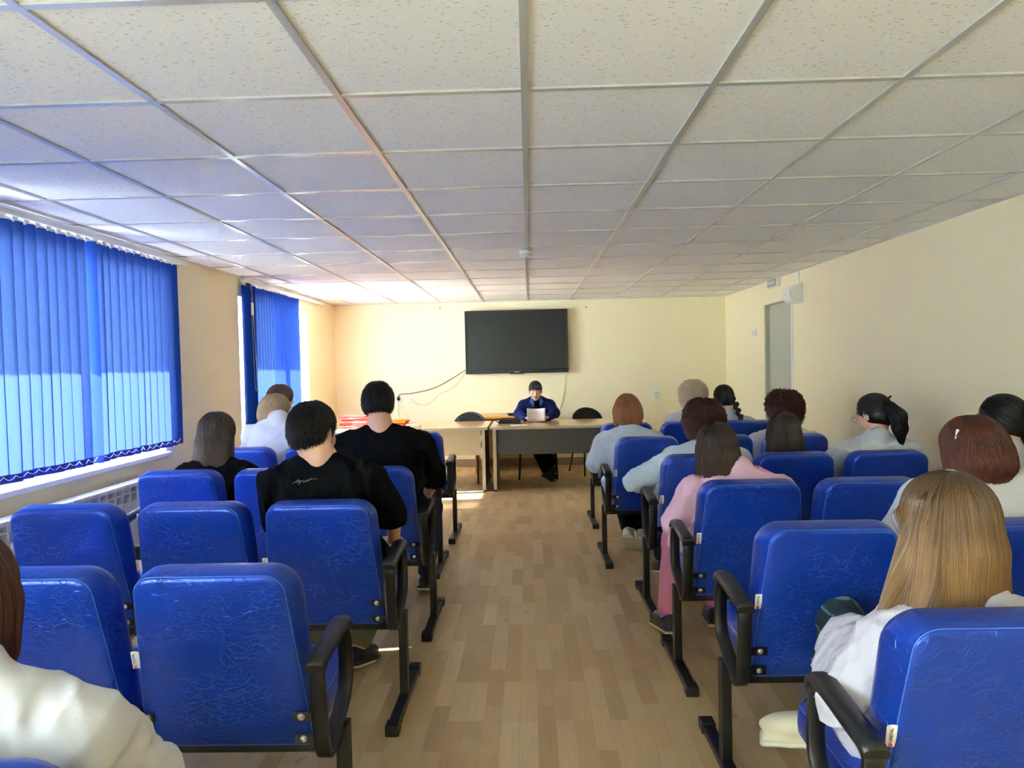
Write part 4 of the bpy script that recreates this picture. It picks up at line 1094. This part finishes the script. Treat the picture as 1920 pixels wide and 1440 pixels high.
        E((0, -.014, .036), (.081, .102, .090)); E((0, -.035, -.015), (.078, .076, .078), .03)
        E((0, .120, -.045), (.075, .085, .115), .015, True)
        for s in (-1, 1): E((s*.088, .018, -.030), (.018, .036, .040), .01, True)
    if hair != 'short': E((0, .02, -.145), (.052, .055, .045), .015, True) if hair not in ('long',) else None
    if hair in ('pony', 'braid', 'bun'):
        tie = A(*hp.get('tie', (0, -.115, .01)))
        T2 = Sdf(); pts = [np.array(p, float) for p in hp['path']]
        if hair == 'pony':
            rs = hp.get('rs', [.022]+[.034]*(len(pts)-2)+[.012]); T2.chain(pts, rs, .02)
        elif hair == 'bun': T2.ell(pts[0], (.045, .035, .045))
        else:
            tot_ = []; n_ = 11
            for i in range(n_):
                t = i/(n_-1)*(len(pts)-1); j = min(int(t), len(pts)-2); c = pts[j]*(1-(t-j))+pts[j+1]*(t-j); s = 1 if i % 2 else -1; r = .026-.012*(i/(n_-1))
                T2.cap(c+np.array([s*.013, 0, .010]), c+np.array([-s*.006, -.003, -.016]), r, r*.72, k=.006)
            T2.cap(pts[-1], pts[-1]+np.array([0, -.005, -.04]), .014, .006, k=.006)
        tv_, tq_ = T2.mesh(max(.005, vox*.6), folds(.003, 400, seed)); par.append((tv_, tq_, np.full(len(tv_), .3), np.full(len(tv_), .7)))
        par.append(strands(T2.ev, np.repeat(pts[0][None], ns//2, 0)+rg.normal(0, .008, (ns//2, 3)), lambda P: np.repeat((pts[-1]-pts[0])[None].astype(np.float32), len(P), 0) if hair != 'pony' else pflow(P, pts), 26, .012, rad, seed=seed, wave=0) if hair == 'pony' else None)
        tf = tie.astype(np.float32); st = strands(HS.ev, scalp(ns, -.5, .3), lambda P: tf-P, 16, .010, rad, seed=seed+1, jit=.002); par.append(st)
    elif hair == 'short':
        back_ = lambda P: np.concatenate([(P-crown.astype(np.float32))[:, :2], -.4+0*P[:, :1]], 1)+rg.normal(0, .05, P.shape)
        par.append(strands(HS.ev, scalp(ns*2, -.85), back_, 5, .005, rad*.8, jit=.010, seed=seed))
    else:
        ln = hp.get('steps', 40 if hair == 'long' else 24); sl = .014 if hair == 'long' else .011
        fn = HS.ev
        jt = hp.get('jit', .022 if hair == 'curly' else .003)
        par.append(strands(fn, near_top(ns), down, ln, sl, rad, bottom=bot, curl=curl, jit=jt, seed=seed, wave=wave))
        par.append(strands(fn, scalp(ns, -.1), down, ln, sl, rad, bottom=bot, curl=curl, jit=jt*1.3, seed=seed+5, wave=wave))
    hv, hq = HS.mesh(max(.005, vox*.7), post); l_ = (hv-H)@Rl; alng = np.clip((.13-l_[:, 2])/.35, 0, 1)
    par.append((hv, hq, np.full(len(hv), .25), alng))
    v_, q_, a_, b_ = joinmesh(par); np_mesh('hair', v_, q_, hmat, root, {'shade': a_, 'along': b_}, origin=org)
    if beard:
        D_ = Sdf(); D_.ell(A(0, .040, -.078), (.056*hg, .052*hg, .046*hg), Rl, k=.01); D_.ell(A(0, .03, -.02), (.075, .06, .05), Rl, k=.01, sub=True); D_.ell(A(0, -.04, -.06), (.07, .06, .08), Rl, k=.01, sub=True)
        for s in (-1, 1): D_.ell(A(s*.058, .028, -.050), (.014, .026, .040), Rl, k=.02)
        dv, dq = D_.mesh(.005, folds(.005, 500, seed)); np_mesh('beard', dv, dq, hmat, root, {'shade': np.full(len(dv), .2), 'along': np.full(len(dv), .6)}, origin=org)
    P_ = dict(root=root, A=A, R=Rl, H=H, Sc=W_(*Sc), neck=neck, sh=shj, top=T, org=org, arms=dA, legs=dL, W=W_)
    return P_
def pflow(P, pts):
    best = None; out = np.zeros_like(P)
    for i in range(len(pts)-1):
        a, b = pts[i].astype(np.float32), pts[i+1].astype(np.float32); t = np.clip(((P-a)@(b-a))/float((b-a)@(b-a)), 0, 1); d = np.linalg.norm(P-(a+t[:, None]*(b-a)), axis=1)
        if best is None: best = d; out[:] = b-a
        else:
            m = d < best; out[m] = b-a; best = np.minimum(best, d)
    return out
def sub(p, mb, name, mat, parent=None):
    """child mesh given in world coordinates"""
    o = mb.build(name, mat, parent or p['root'])
    if parent is None or parent.parent is not None or True: o.data.transform(Matrix.Translation(Vector((-p['org'][0], -p['org'][1], 0))))
    return o
def glasses(p, round_=True):
    A = p['A']; mb = MB()
    for s in (-1, 1):
        mb.tube([A(s*.032+.022*math.cos(t), .112, .002+.019*math.sin(t)) for t in np.linspace(0, 2*PI, 20, endpoint=False)], .0014, 6, closed=True)
        mb.tube([A(s*.054, .111, .006), A(s*.080, .09, .008), A(s*.088, .02, .006), A(s*.086, -.012, -.008)], .0013, 6)
    mb.tube([A(-.010, .113, .005), A(.010, .113, .005)], .0014, 6); fr = sub(p, mb, 'glasses', 'steel')
    lb = MB()
    for s in (-1, 1):
        vs = [lb.b.verts.new(A(s*.032+.021*math.cos(t), .1125, .002+.018*math.sin(t))) for t in np.linspace(0, 2*PI, 20, endpoint=False)]; lb.b.faces.new(vs)
    sub(p, lb, 'lens', 'lens_glass', fr)
def bx(k, R_, i, aisle):
    """seat centre x of seat i (0 = aisle) of a bench"""
    return R_[k][1]+aisle*(.517-.517*i)
# ------------------------------------------------------------------ the audience and the speaker
PEOPLE = set(range(30))
def hips(k, R_, i, dx=0): 
    s = 1 if R_ is RL else -1
    return (R_[k][1]+s*(.517-.517*i)+dx, R_[k][0]+.33)
if 1 in PEOPLE:   # P3 man in the printed black shirt
    x, y = hips('B', RL, 0)
    H = at(588, 812, 3.0); p = person('bearded man in a black t-shirt with a small grey scribble print on the back', (x+.0, y), H, yaw=-.35, pitch=-.12, sh=.205, g=1.1, top='shirt_black', sleeve='short', coat=False, loose=.028, collar=False,
        bottom='trousers_olive', shoe='shoe_black', hair='short', hmat='hair_black', hp=dict(n=2600, rad=.0010), vox=.008, headvox=.006, beard=True, hg=1.06, seed=1, legs={1: ((.15, .40, .50), (.02, .20, .095), (.3, 1, -.25)), -1: ((-.13, .42, .5), (-.22, .22, .095), (-.1, 1, -.25))},
        nw=1.12, S=(-.05, -.06, .965), arms={1: ((.235, .02, .76), (.20, .22, .60), None), -1: ((-.27, .02, .74), (-.16, .24, .60), None)}, foldamp=.03)
    # scribble print on the back of the shirt
    pts = [(549, 907), (556, 902), (561, 899), (556, 905), (563, 901), (560, 908), (566, 901), (571, 903), (568, 905), (575, 900), (573, 904), (578, 899), (577, 903), (584, 896), (580, 900), (586, 898), (594, 898)]
    T_ = p['top']; P3 = []
    for a, b in pts:
        d_ = CM@np.array([(a-960)/F, 1.0, (720-b)/F]); d_ /= np.linalg.norm(d_); o_ = np.array([CAMX, 0, CAMH]); t = 2.2
        for _ in range(40):
            q = (o_+d_*t)[None].astype(np.float32); dd = float(T_.ev(q)[0]); t += dd
            if abs(dd) < .0005: break
        P3.append(Vector(o_+d_*(t-.004)))
    sub(p, MB().tube(spl(P3, 4), .0016, 5), 'shirt_print', 'print_grey', None)
if 2 in PEOPLE:   # broad man in black, row C
    x, y = hips('C', RL, 0)
    person('broad man in a plain black t-shirt seen from behind, beside the aisle', (x+.02, y), at(709, 760, 4.05), yaw=.15, pitch=-.25, sh=.225, g=1.25, top='shirt_black', sleeve='short', coat=False, loose=.03, collar=False, bottom='jeans',
        hair='short', hmat='hair_black', hp=dict(n=1600, rad=.0012), vox=.010, headvox=.007, hg=1.06, seed=2, S=(-.02, .03, 1.0), foldamp=.03,
        nw=1.15, arms={1: ((.27, .08, .76), (.18, .30, .60), None), -1: ((-.29, .10, .76), (-.14, .30, .60), None)}, legs={1: ((.20, .42, .52), (.16, .38, .095), None)})
if 3 in PEOPLE:   # long hair, black top, row C by the window
    x, y = hips('C', RL, 2)
    person('woman with long straight brown hair in a black top, beside the window', (x+.10, y), at(409, 815, 4.0), yaw=-.25, pitch=-.15, sh=.18, top='shirt_black', coat=False, collar=False, loose=.016, hair='long', hmat='hair_brown',
        hp=dict(n=1300, len=.42, w=.20, rad=.0016, wave=.003), vox=.010, seed=3, hg=1.0, bottom='trousers_black')
if 4 in PEOPLE:   # blonde in white, row D
    x, y = hips('D', RL, 2)
    person('blonde woman in a white top leaning towards her neighbour on the left', (x+.14, y), at(518, 771, 5.25), yaw=-1.0, pitch=-.15, roll=.12, sh=.21, g=1.12, S=(.02, .03, .985), top='shirt_white', sleeve='short', coat=False, loose=.024, hair='bob', hmat='hair_ashblond',
        hp=dict(n=800, rad=.002), vox=.011, seed=4, arms={-1: ((-.26, .14, .72), None, None), 1: ((.24, .28, .80), (.20, .40, .98), (0, .2, 1))})
if 5 in PEOPLE:   # brown-haired head behind
    x, y = hips('E', RL, 2)
    person('short-haired brunette in the front left bench, mostly hidden by the blonde woman', (x-.02, y), at(528, 749, 6.05), yaw=-.9, pitch=-.1, sh=.17, top='coat_white', hair='bob', hmat='hair_brown', hp=dict(n=500, rad=.0022, sides=False), vox=.013, seed=5)
if 6 in PEOPLE:   # near left, white coat, cut by the frame
    x, y = hips('Z', RL, 1)
    person('person in an off-white coat with dark red hair, cut off by the left photo edge', (-.98, y+.0), (-1.01, 1.16, 1.02), yaw=.1, pitch=-.25, sh=.20, g=1.1, S=(.03, -.07, .862), top='coat_offwhite', coat=True, loose=.024, hair='bob', hmat='hair_maroon',
        hp=dict(n=1500, rad=.0010), vox=.008, headvox=.006, seed=6, arms={1: ((.25, .05, .68), (.14, .33, .50), None)}, bottom='coat_offwhite', legs={1: ((.02, .36, .46), (.05, .36, .10), None)}, foldamp=.016)
# ---- right block
if 7 in PEOPLE:   # copper bob, pale blue blouse
    x, y = hips('E', RR, 0)
    person('woman with a straight copper bob in a pale blue blouse, head bowed', (x-.04, y), at(1176, 772, 5.25), yaw=.1, pitch=-.30, sh=.195, g=1.15, top='blouse_paleblue', coat=True, loose=.026, hair='bob', hmat='hair_copper', hp=dict(n=900, rad=.0018, sides=True),
        vox=.010, seed=7, bottom='trousers_black', shoe='shoe_beige', socks='coat_white', legs={1: ((.08, .38, .50), (.04, .02, .13), (.1, 1, -.9)), -1: ((-.10, .38, .50), (-.06, .02, .15), (.25, 1, -.8))},
        arms={-1: ((-.30, .04, .66), (-.12, .26, .60), None)}, drape=[((.545, 4.99, .56), (.55, 5.01, .42), .045, .012), ((.60, 5.02, .56), (.59, 5.02, .46), .03, .02)])
if 8 in PEOPLE:
    x, y = hips('F', RR, 1)
    person('woman with curly white-blonde hair in a pale shirt', (x-.0, y), at(1300, 742, 6.3), yaw=-.2, pitch=-.1, sh=.185, g=1.05, top='coat_white', hair='curly', hmat='hair_whiteblond', hp=dict(n=700, rad=.0022, curl=.010), vox=.012, seed=8, hg=.97)
if 9 in PEOPLE:
    x, y = hips('F', RR, 2)
    H = np.array(at(1356, 748, 6.3)); q = lambda *a: H+np.array(a)
    person('woman with a black plait hanging over a pale grey coat', (x-.0, y), H, yaw=.25, pitch=-.25, sh=.19, top='coat_grey', hair='braid', hmat='hair_black', hp=dict(n=700, rad=.002, tie=(0, -.105, .0), path=[q(.03, -.11, .02), q(.075, -.13, -.06), q(.10, -.14, -.15), q(.17, -.15, -.235)]), vox=.012, seed=9)
if 10 in PEOPLE:
    x, y = hips('D', RR, 0)
    person('woman with curly brown hair in a pale blue coat, beside the aisle', (x+.0, y), at(1320, 792, 4.25), yaw=-.15, pitch=-.2, sh=.20, g=1.12, top='coat_bluegrey', hair='curly', hmat='hair_auburn', hp=dict(n=1100, rad=.0016, curl=.009), vox=.010, seed=10, hg=.98,
        arms={-1: ((-.33, .04, .69), (-.16, .26, .60), None)}, loose=.026, drape=[((.70, 4.19, .50), (.70, 4.22, .40), .03, .018)])
if 11 in PEOPLE:
    x, y = hips('C', RR, 0)
    P = person('woman with dark straight hair in a pink jacket with shoulder straps', (x+.0, y), at(1343, 842, 3.36), yaw=.1, pitch=-.12, sh=.205, g=1.08, S=(.02, -.02, .825), top='jacket_pink', coat=True, loose=.024, hair='long', hmat='hair_darkbrown', hp=dict(n=1500, len=.205, w=.10, rad=.0013, wave=.003), vox=.009,
        bottom='trousers_pink', shoe='shoe_black', socks='sock_lilac', seed=11, hg=.97, arms={-1: ((-.26, .04, .635), (-.18, .28, .62), None), 1: ((.27, .05, .64), (.10, .28, .60), None)},
        legs={-1: ((-.20, .36, .47), (-.27, .24, .11), (-.2, 1, -.15)), 1: ((.10, .38, .50), (-.02, .30, .12), (.1, 1, -.15))}, foldamp=.03)
    for s in (-1, 1):
        a = Vector(P['neck']).lerp(Vector(P['sh'][s]), .45); b_ = Vector(P['sh'][s]) + (Vector(P['sh'][s])-Vector(P['neck'])).normalized()*.035
        v = b_-a; mid = (a+b_)/2 + Vector((0, 0, .063)); q_ = v.to_track_quat('X', 'Z').to_matrix().to_4x4()
        sub(P, MB().box(-v.length/2, v.length/2, -.028, .028, -.006, .006, .004, mat=Matrix.Translation(mid) @ q_), 'shoulder_strap', 'strap_pink')
if 12 in PEOPLE:
    x, y = hips('E', RR, 2)
    P = person('woman with curly dark red hair and glasses in a grey-white coat', (x-.06, y), at(1468, 768, 5.2), yaw=.35, pitch=-.15, sh=.19, top='coat_white', hair='curly', hmat='hair_auburn', hp=dict(n=900, rad=.0018, curl=.010), vox=.011, seed=12); glasses(P)
if 13 in PEOPLE:
    x, y = hips('D', RR, 1)
    person('woman with long straight dark brown hair in a pale coat', (x+.0, y), at(1468, 812, 4.2), yaw=.05, pitch=-.1, sh=.18, top='coat_bluegrey', hair='long', hmat='hair_darkbrown', hp=dict(n=1500, len=.29, w=.10, rad=.0014), vox=.010, seed=13, hg=.97)
if 14 in PEOPLE:
    x, y = hips('D', RR, 2)
    H = np.array(at(1638, 778, 4.22)); q = lambda *a: H+np.array(a)
    P = person('woman with glasses and a dark ponytail held by a hair clip, grey coat', (x+.0, y), H, yaw=.5, pitch=-.32, sh=.20, top='coat_grey', coat=True, loose=.022, hair='pony', hmat='hair_black', hp=dict(n=1300, rad=.0013, tie=(0, -.10, .06), path=[q(.045, -.10, .055), q(.075, -.13, .0), q(.09, -.125, -.07), q(.10, -.12, -.15)], rs=[.03, .042, .036, .014]), vox=.010, headvox=.007, seed=14, arms={-1: ((-.31, .02, .66), None, None)})
    glasses(P)
    cl = MB(); A = P['A']
    for k in range(7): cl.sph(A(.012+.008*k, -.098+.003*k, .085+.004*math.sin(k*1.7)-.003*k), .005)
    sub(P, cl, 'hair_clip', 'gold')
if 15 in PEOPLE:
    x, y = hips('C', RR, 2)
    H = np.array(at(1876, 790, 3.3)); q = lambda *a: H+np.array(a)
    P = person('woman with a low black ponytail near the right photo edge', (x+.10, y), H, yaw=.5, pitch=-.05, sh=.18, top='coat_offwhite', hair='pony', hmat='hair_black', hp=dict(n=1400, rad=.0013, tie=(.02, -.11, -.045), path=[q(.06, -.09, -.07), q(.085, -.11, -.14), q(.10, -.11, -.22), q(.09, -.10, -.29)], rs=[.018, .03, .032, .012]), vox=.010, headvox=.007, seed=15)
if 16 in PEOPLE:
    x, y = hips('B', RR, 1)
    P = person('woman with a reddish-brown bob and a white hair pin, in a white coat', (x+.13, y), at(1822, 848, 2.52), yaw=.2, pitch=-.2, sh=.215, g=1.15, S=(.02, -.02, .94), top='coat_white', coat=True, loose=.028, hair='bob', hmat='hair_redbrown', hp=dict(n=2200, rad=.0012, wave=.006), vox=.009, headvox=.007, seed=16, hg=.98, arms={-1: ((-.34, .03, .66), (-.16, .27, .60), None)})
    A = P['A']; sub(P, MB().tube([A(-.088, -.045, .075), A(-.094, -.04, .05)], .004, 8).sph(A(-.088, -.047, .078), .006), 'hair_pin', 'white_plastic')
if 17 in PEOPLE:
    x, y = hips('A', RR, 0)
    P = person('woman with long golden-brown hair in a white coat, nearest on the right', (x-.0, y), at(1772, 985, 1.66), yaw=.45, pitch=-.12, roll=.0, sh=.18, g=1.06, S=(.055, -.085, .785), top='coat_lilac', coat=True, loose=.024, hair='long', hmat='hair_goldbrown',
        hp=dict(n=5200, len=.25, w=.105, rad=.0009, jit=.002, locks=[((-.075, .03, -.03), (-.155, .045, -.235), .026, .022), ((-.07, -.03, -.05), (-.125, -.01, -.24), .034, .028)]), vox=.007, headvox=.006, seed=17, hg=.96, bottom='trousers_tartan', shoe='shoe_beige', socks='coat_white',
        arms={-1: ((-.225, -.07, .61), (-.06, .20, .63), None), 1: ((.28, .0, .58), (.10, .26, .60), None)}, zh=.53,
        legs={-1: ((.0, .45, .60), (-.105, .36, .35), (-.9, .30, -.10)), 1: ((.12, .42, .50), (.10, .30, .10), None)}, foldamp=.016)
    an, toe = P['legs'][-1][1], P['legs'][-1][2]; up = nrm(np.array([0, 0, 1.])-toe*toe[2]); rr = np.cross(toe, up); c = an-up*.045+toe*.055
    vh = MB()
    for k in range(4):
        q = c+toe*(.085-.030*k)+rr*(.040-.004*abs(k-2))+up*(.016+.004*k); vh.sph(tuple(q), .0055, (1, 1, 1), 10)
    sub(P, vh, 'vent_hole', 'black_plastic')
if 18 in PEOPLE:   # the speaker in uniform, facing us
    H = np.array(at(1004, 733, 8.62)); 
    P = person('woman in a dark blue uniform reading from sheets of paper at the table', (.088, 8.72), H, yaw=0, pitch=-.27, f=-1, sh=.165, g=.98, zh=.55, S=(.0, .03, .935), foldamp=.008, top='uniform_navy', coat=False, loose=.016, collar=False, bottom='trousers_black', shoe='shoe_black',
        hair='pony', hmat='hair_darkbrown', hp=dict(n=1100, rad=.0012, tie=(0, -.10, -.02), path=[H+np.array([0, .11, -.02]), H+np.array([0, .12, -.06]), H+np.array([0, .11, -.10])], rs=[.03, .03, .012]), vox=.007, headvox=.0042, seed=18, hg=.98,
        arms={1: ((.228, .14, .80), (.13, .35, .762), (-.5, .5, .15)), -1: ((-.228, .14, .80), (-.13, .35, .762), (.5, .5, .15))},
        legs={1: ((.06, .40, .50), (-.10, .28, .10), (-.5, 1, -.2)), -1: ((-.08, .40, .50), (-.16, .18, .16), (-.5, .8, -.7))})
    A = P['A']; W2 = P['W']; Sc = P['Sc']
    # fringe
    fr = MB()
    rr = random.Random(4)
    for k in range(70):
        u = rr.uniform(-.058, .058); top_ = A(u*.6, .075, .100+rr.uniform(-.004, .006)); m1 = A(u*.9, .098-.6*u*u*6, .070); e_ = A(u*1.08+rr.uniform(-.004, .004), .096-u*u*7, .050+rr.uniform(-.010, .006))
        fr.tube(spl([top_, m1, e_], 4), .0028, 4, up=Vector((1, 0, 0)))
    hr = sub(P, fr, 'fringe', 'hair_darkbrown')
    mb = MB()
    for s in (-1, 1):
        a = W2(.07*s, .035, Sc[2]+.042); b = W2(.185*s, -.0, Sc[2]-.004)
        v = Vector(b)-Vector(a); L_b = v.length; mid = (Vector(a)+Vector(b))/2+Vector((0, 0, .018)); q_ = v.to_track_quat('X', 'Z').to_matrix().to_4x4()
        sb = sub(P, MB().box(-L_b/2, L_b/2, -.024, .024, -.004, .004, .002, mat=Matrix.Translation(mid) @ q_), 'shoulder_board', 'uniform_navy')
        st = MB()
        for t_ in (-.42, -.30, .30, .42): st.sph(mid + q_.to_3x3() @ Vector((t_*L_b, rr.uniform(-.008, .008), .006)), .006, (1, 1, .5), 8)
        o_ = sub(P, st, 'star', 'steel', sb)
    col = MB()
    for s in (-1, 1):      # lapels, lying open over a black jumper
        a = W2(s*.060, .050, Sc[2]+.088); b = W2(s*.085, .145, Sc[2]+.015); c = W2(s*.040, .190, Sc[2]-.045); d_ = W2(s*.032, .125, Sc[2]+.055)
        vs = [col.b.verts.new(v) for v in (a, b, c, d_)]; vs2 = [col.b.verts.new(Vector(v)+Vector((0, -.008, .004))) for v in (a, b, c, d_)]
        col.b.faces.new(vs); col.b.faces.new(vs2[::-1])
        for i in range(4): col.b.faces.new((vs[i], vs[(i+1)%4], vs2[(i+1)%4], vs2[i]))
    sub(P, col, 'lapel', 'uniform_trim')
    J = Sdf(); J.cap(W2(0, .062, Sc[2]+.075), W2(.005, .135, Sc[2]-.09), .046, .046); jv, jq = J.mesh(.007); np_mesh('jumper', jv, jq, 'shirt_black', P['root'], origin=P['org'])
    J = Sdf(); w_ = P['arms'][-1][1]; hd = nrm(P['arms'][-1][2]); 
    wt = MB().cyl(tuple(w_-hd*.004), .036, .016, 'X', 18).build('tmp', 'steel'); bpy.data.objects.remove(wt)
    wt = MB().sph(tuple(w_+np.array([0, -.030, .006])), .016, (1, .5, 1), 14); sub(P, wt, 'wrist_watch', 'steel')
    # sheaf of paper held in both hands
    PC = Vector(at(1005, 779, 8.24)); sh_ = empty('paper_sheaf', PC)
    for i in range(4):
        b = bmesh.new(); nx_ = 12; rows = []
        for j in range(5):
            row = []
            for k in range(nx_+1):
                u = k/nx_-.5; v = j/4-.5; row.append(b.verts.new((u*.212+i*.0015, .030*math.cos(u*5)-.028*v+.0016*i-.02, v*.150+.014*abs(u)**1.2*4*.5+i*.0012)))
            rows.append(row)
        for j in range(4):
            for k in range(nx_): f = b.faces.new((rows[j][k], rows[j][k+1], rows[j+1][k+1], rows[j+1][k])); f.smooth = True
        me = bpy.data.meshes.new('sheet'); b.to_mesh(me); b.free(); o = link('sheet', me, 'paper', sh_); m_ = o.modifiers.new('t', 'SOLIDIFY'); m_.thickness = .0004
    tag(sh_, 'sheaf of white papers held up by the uniformed woman', 'papers')
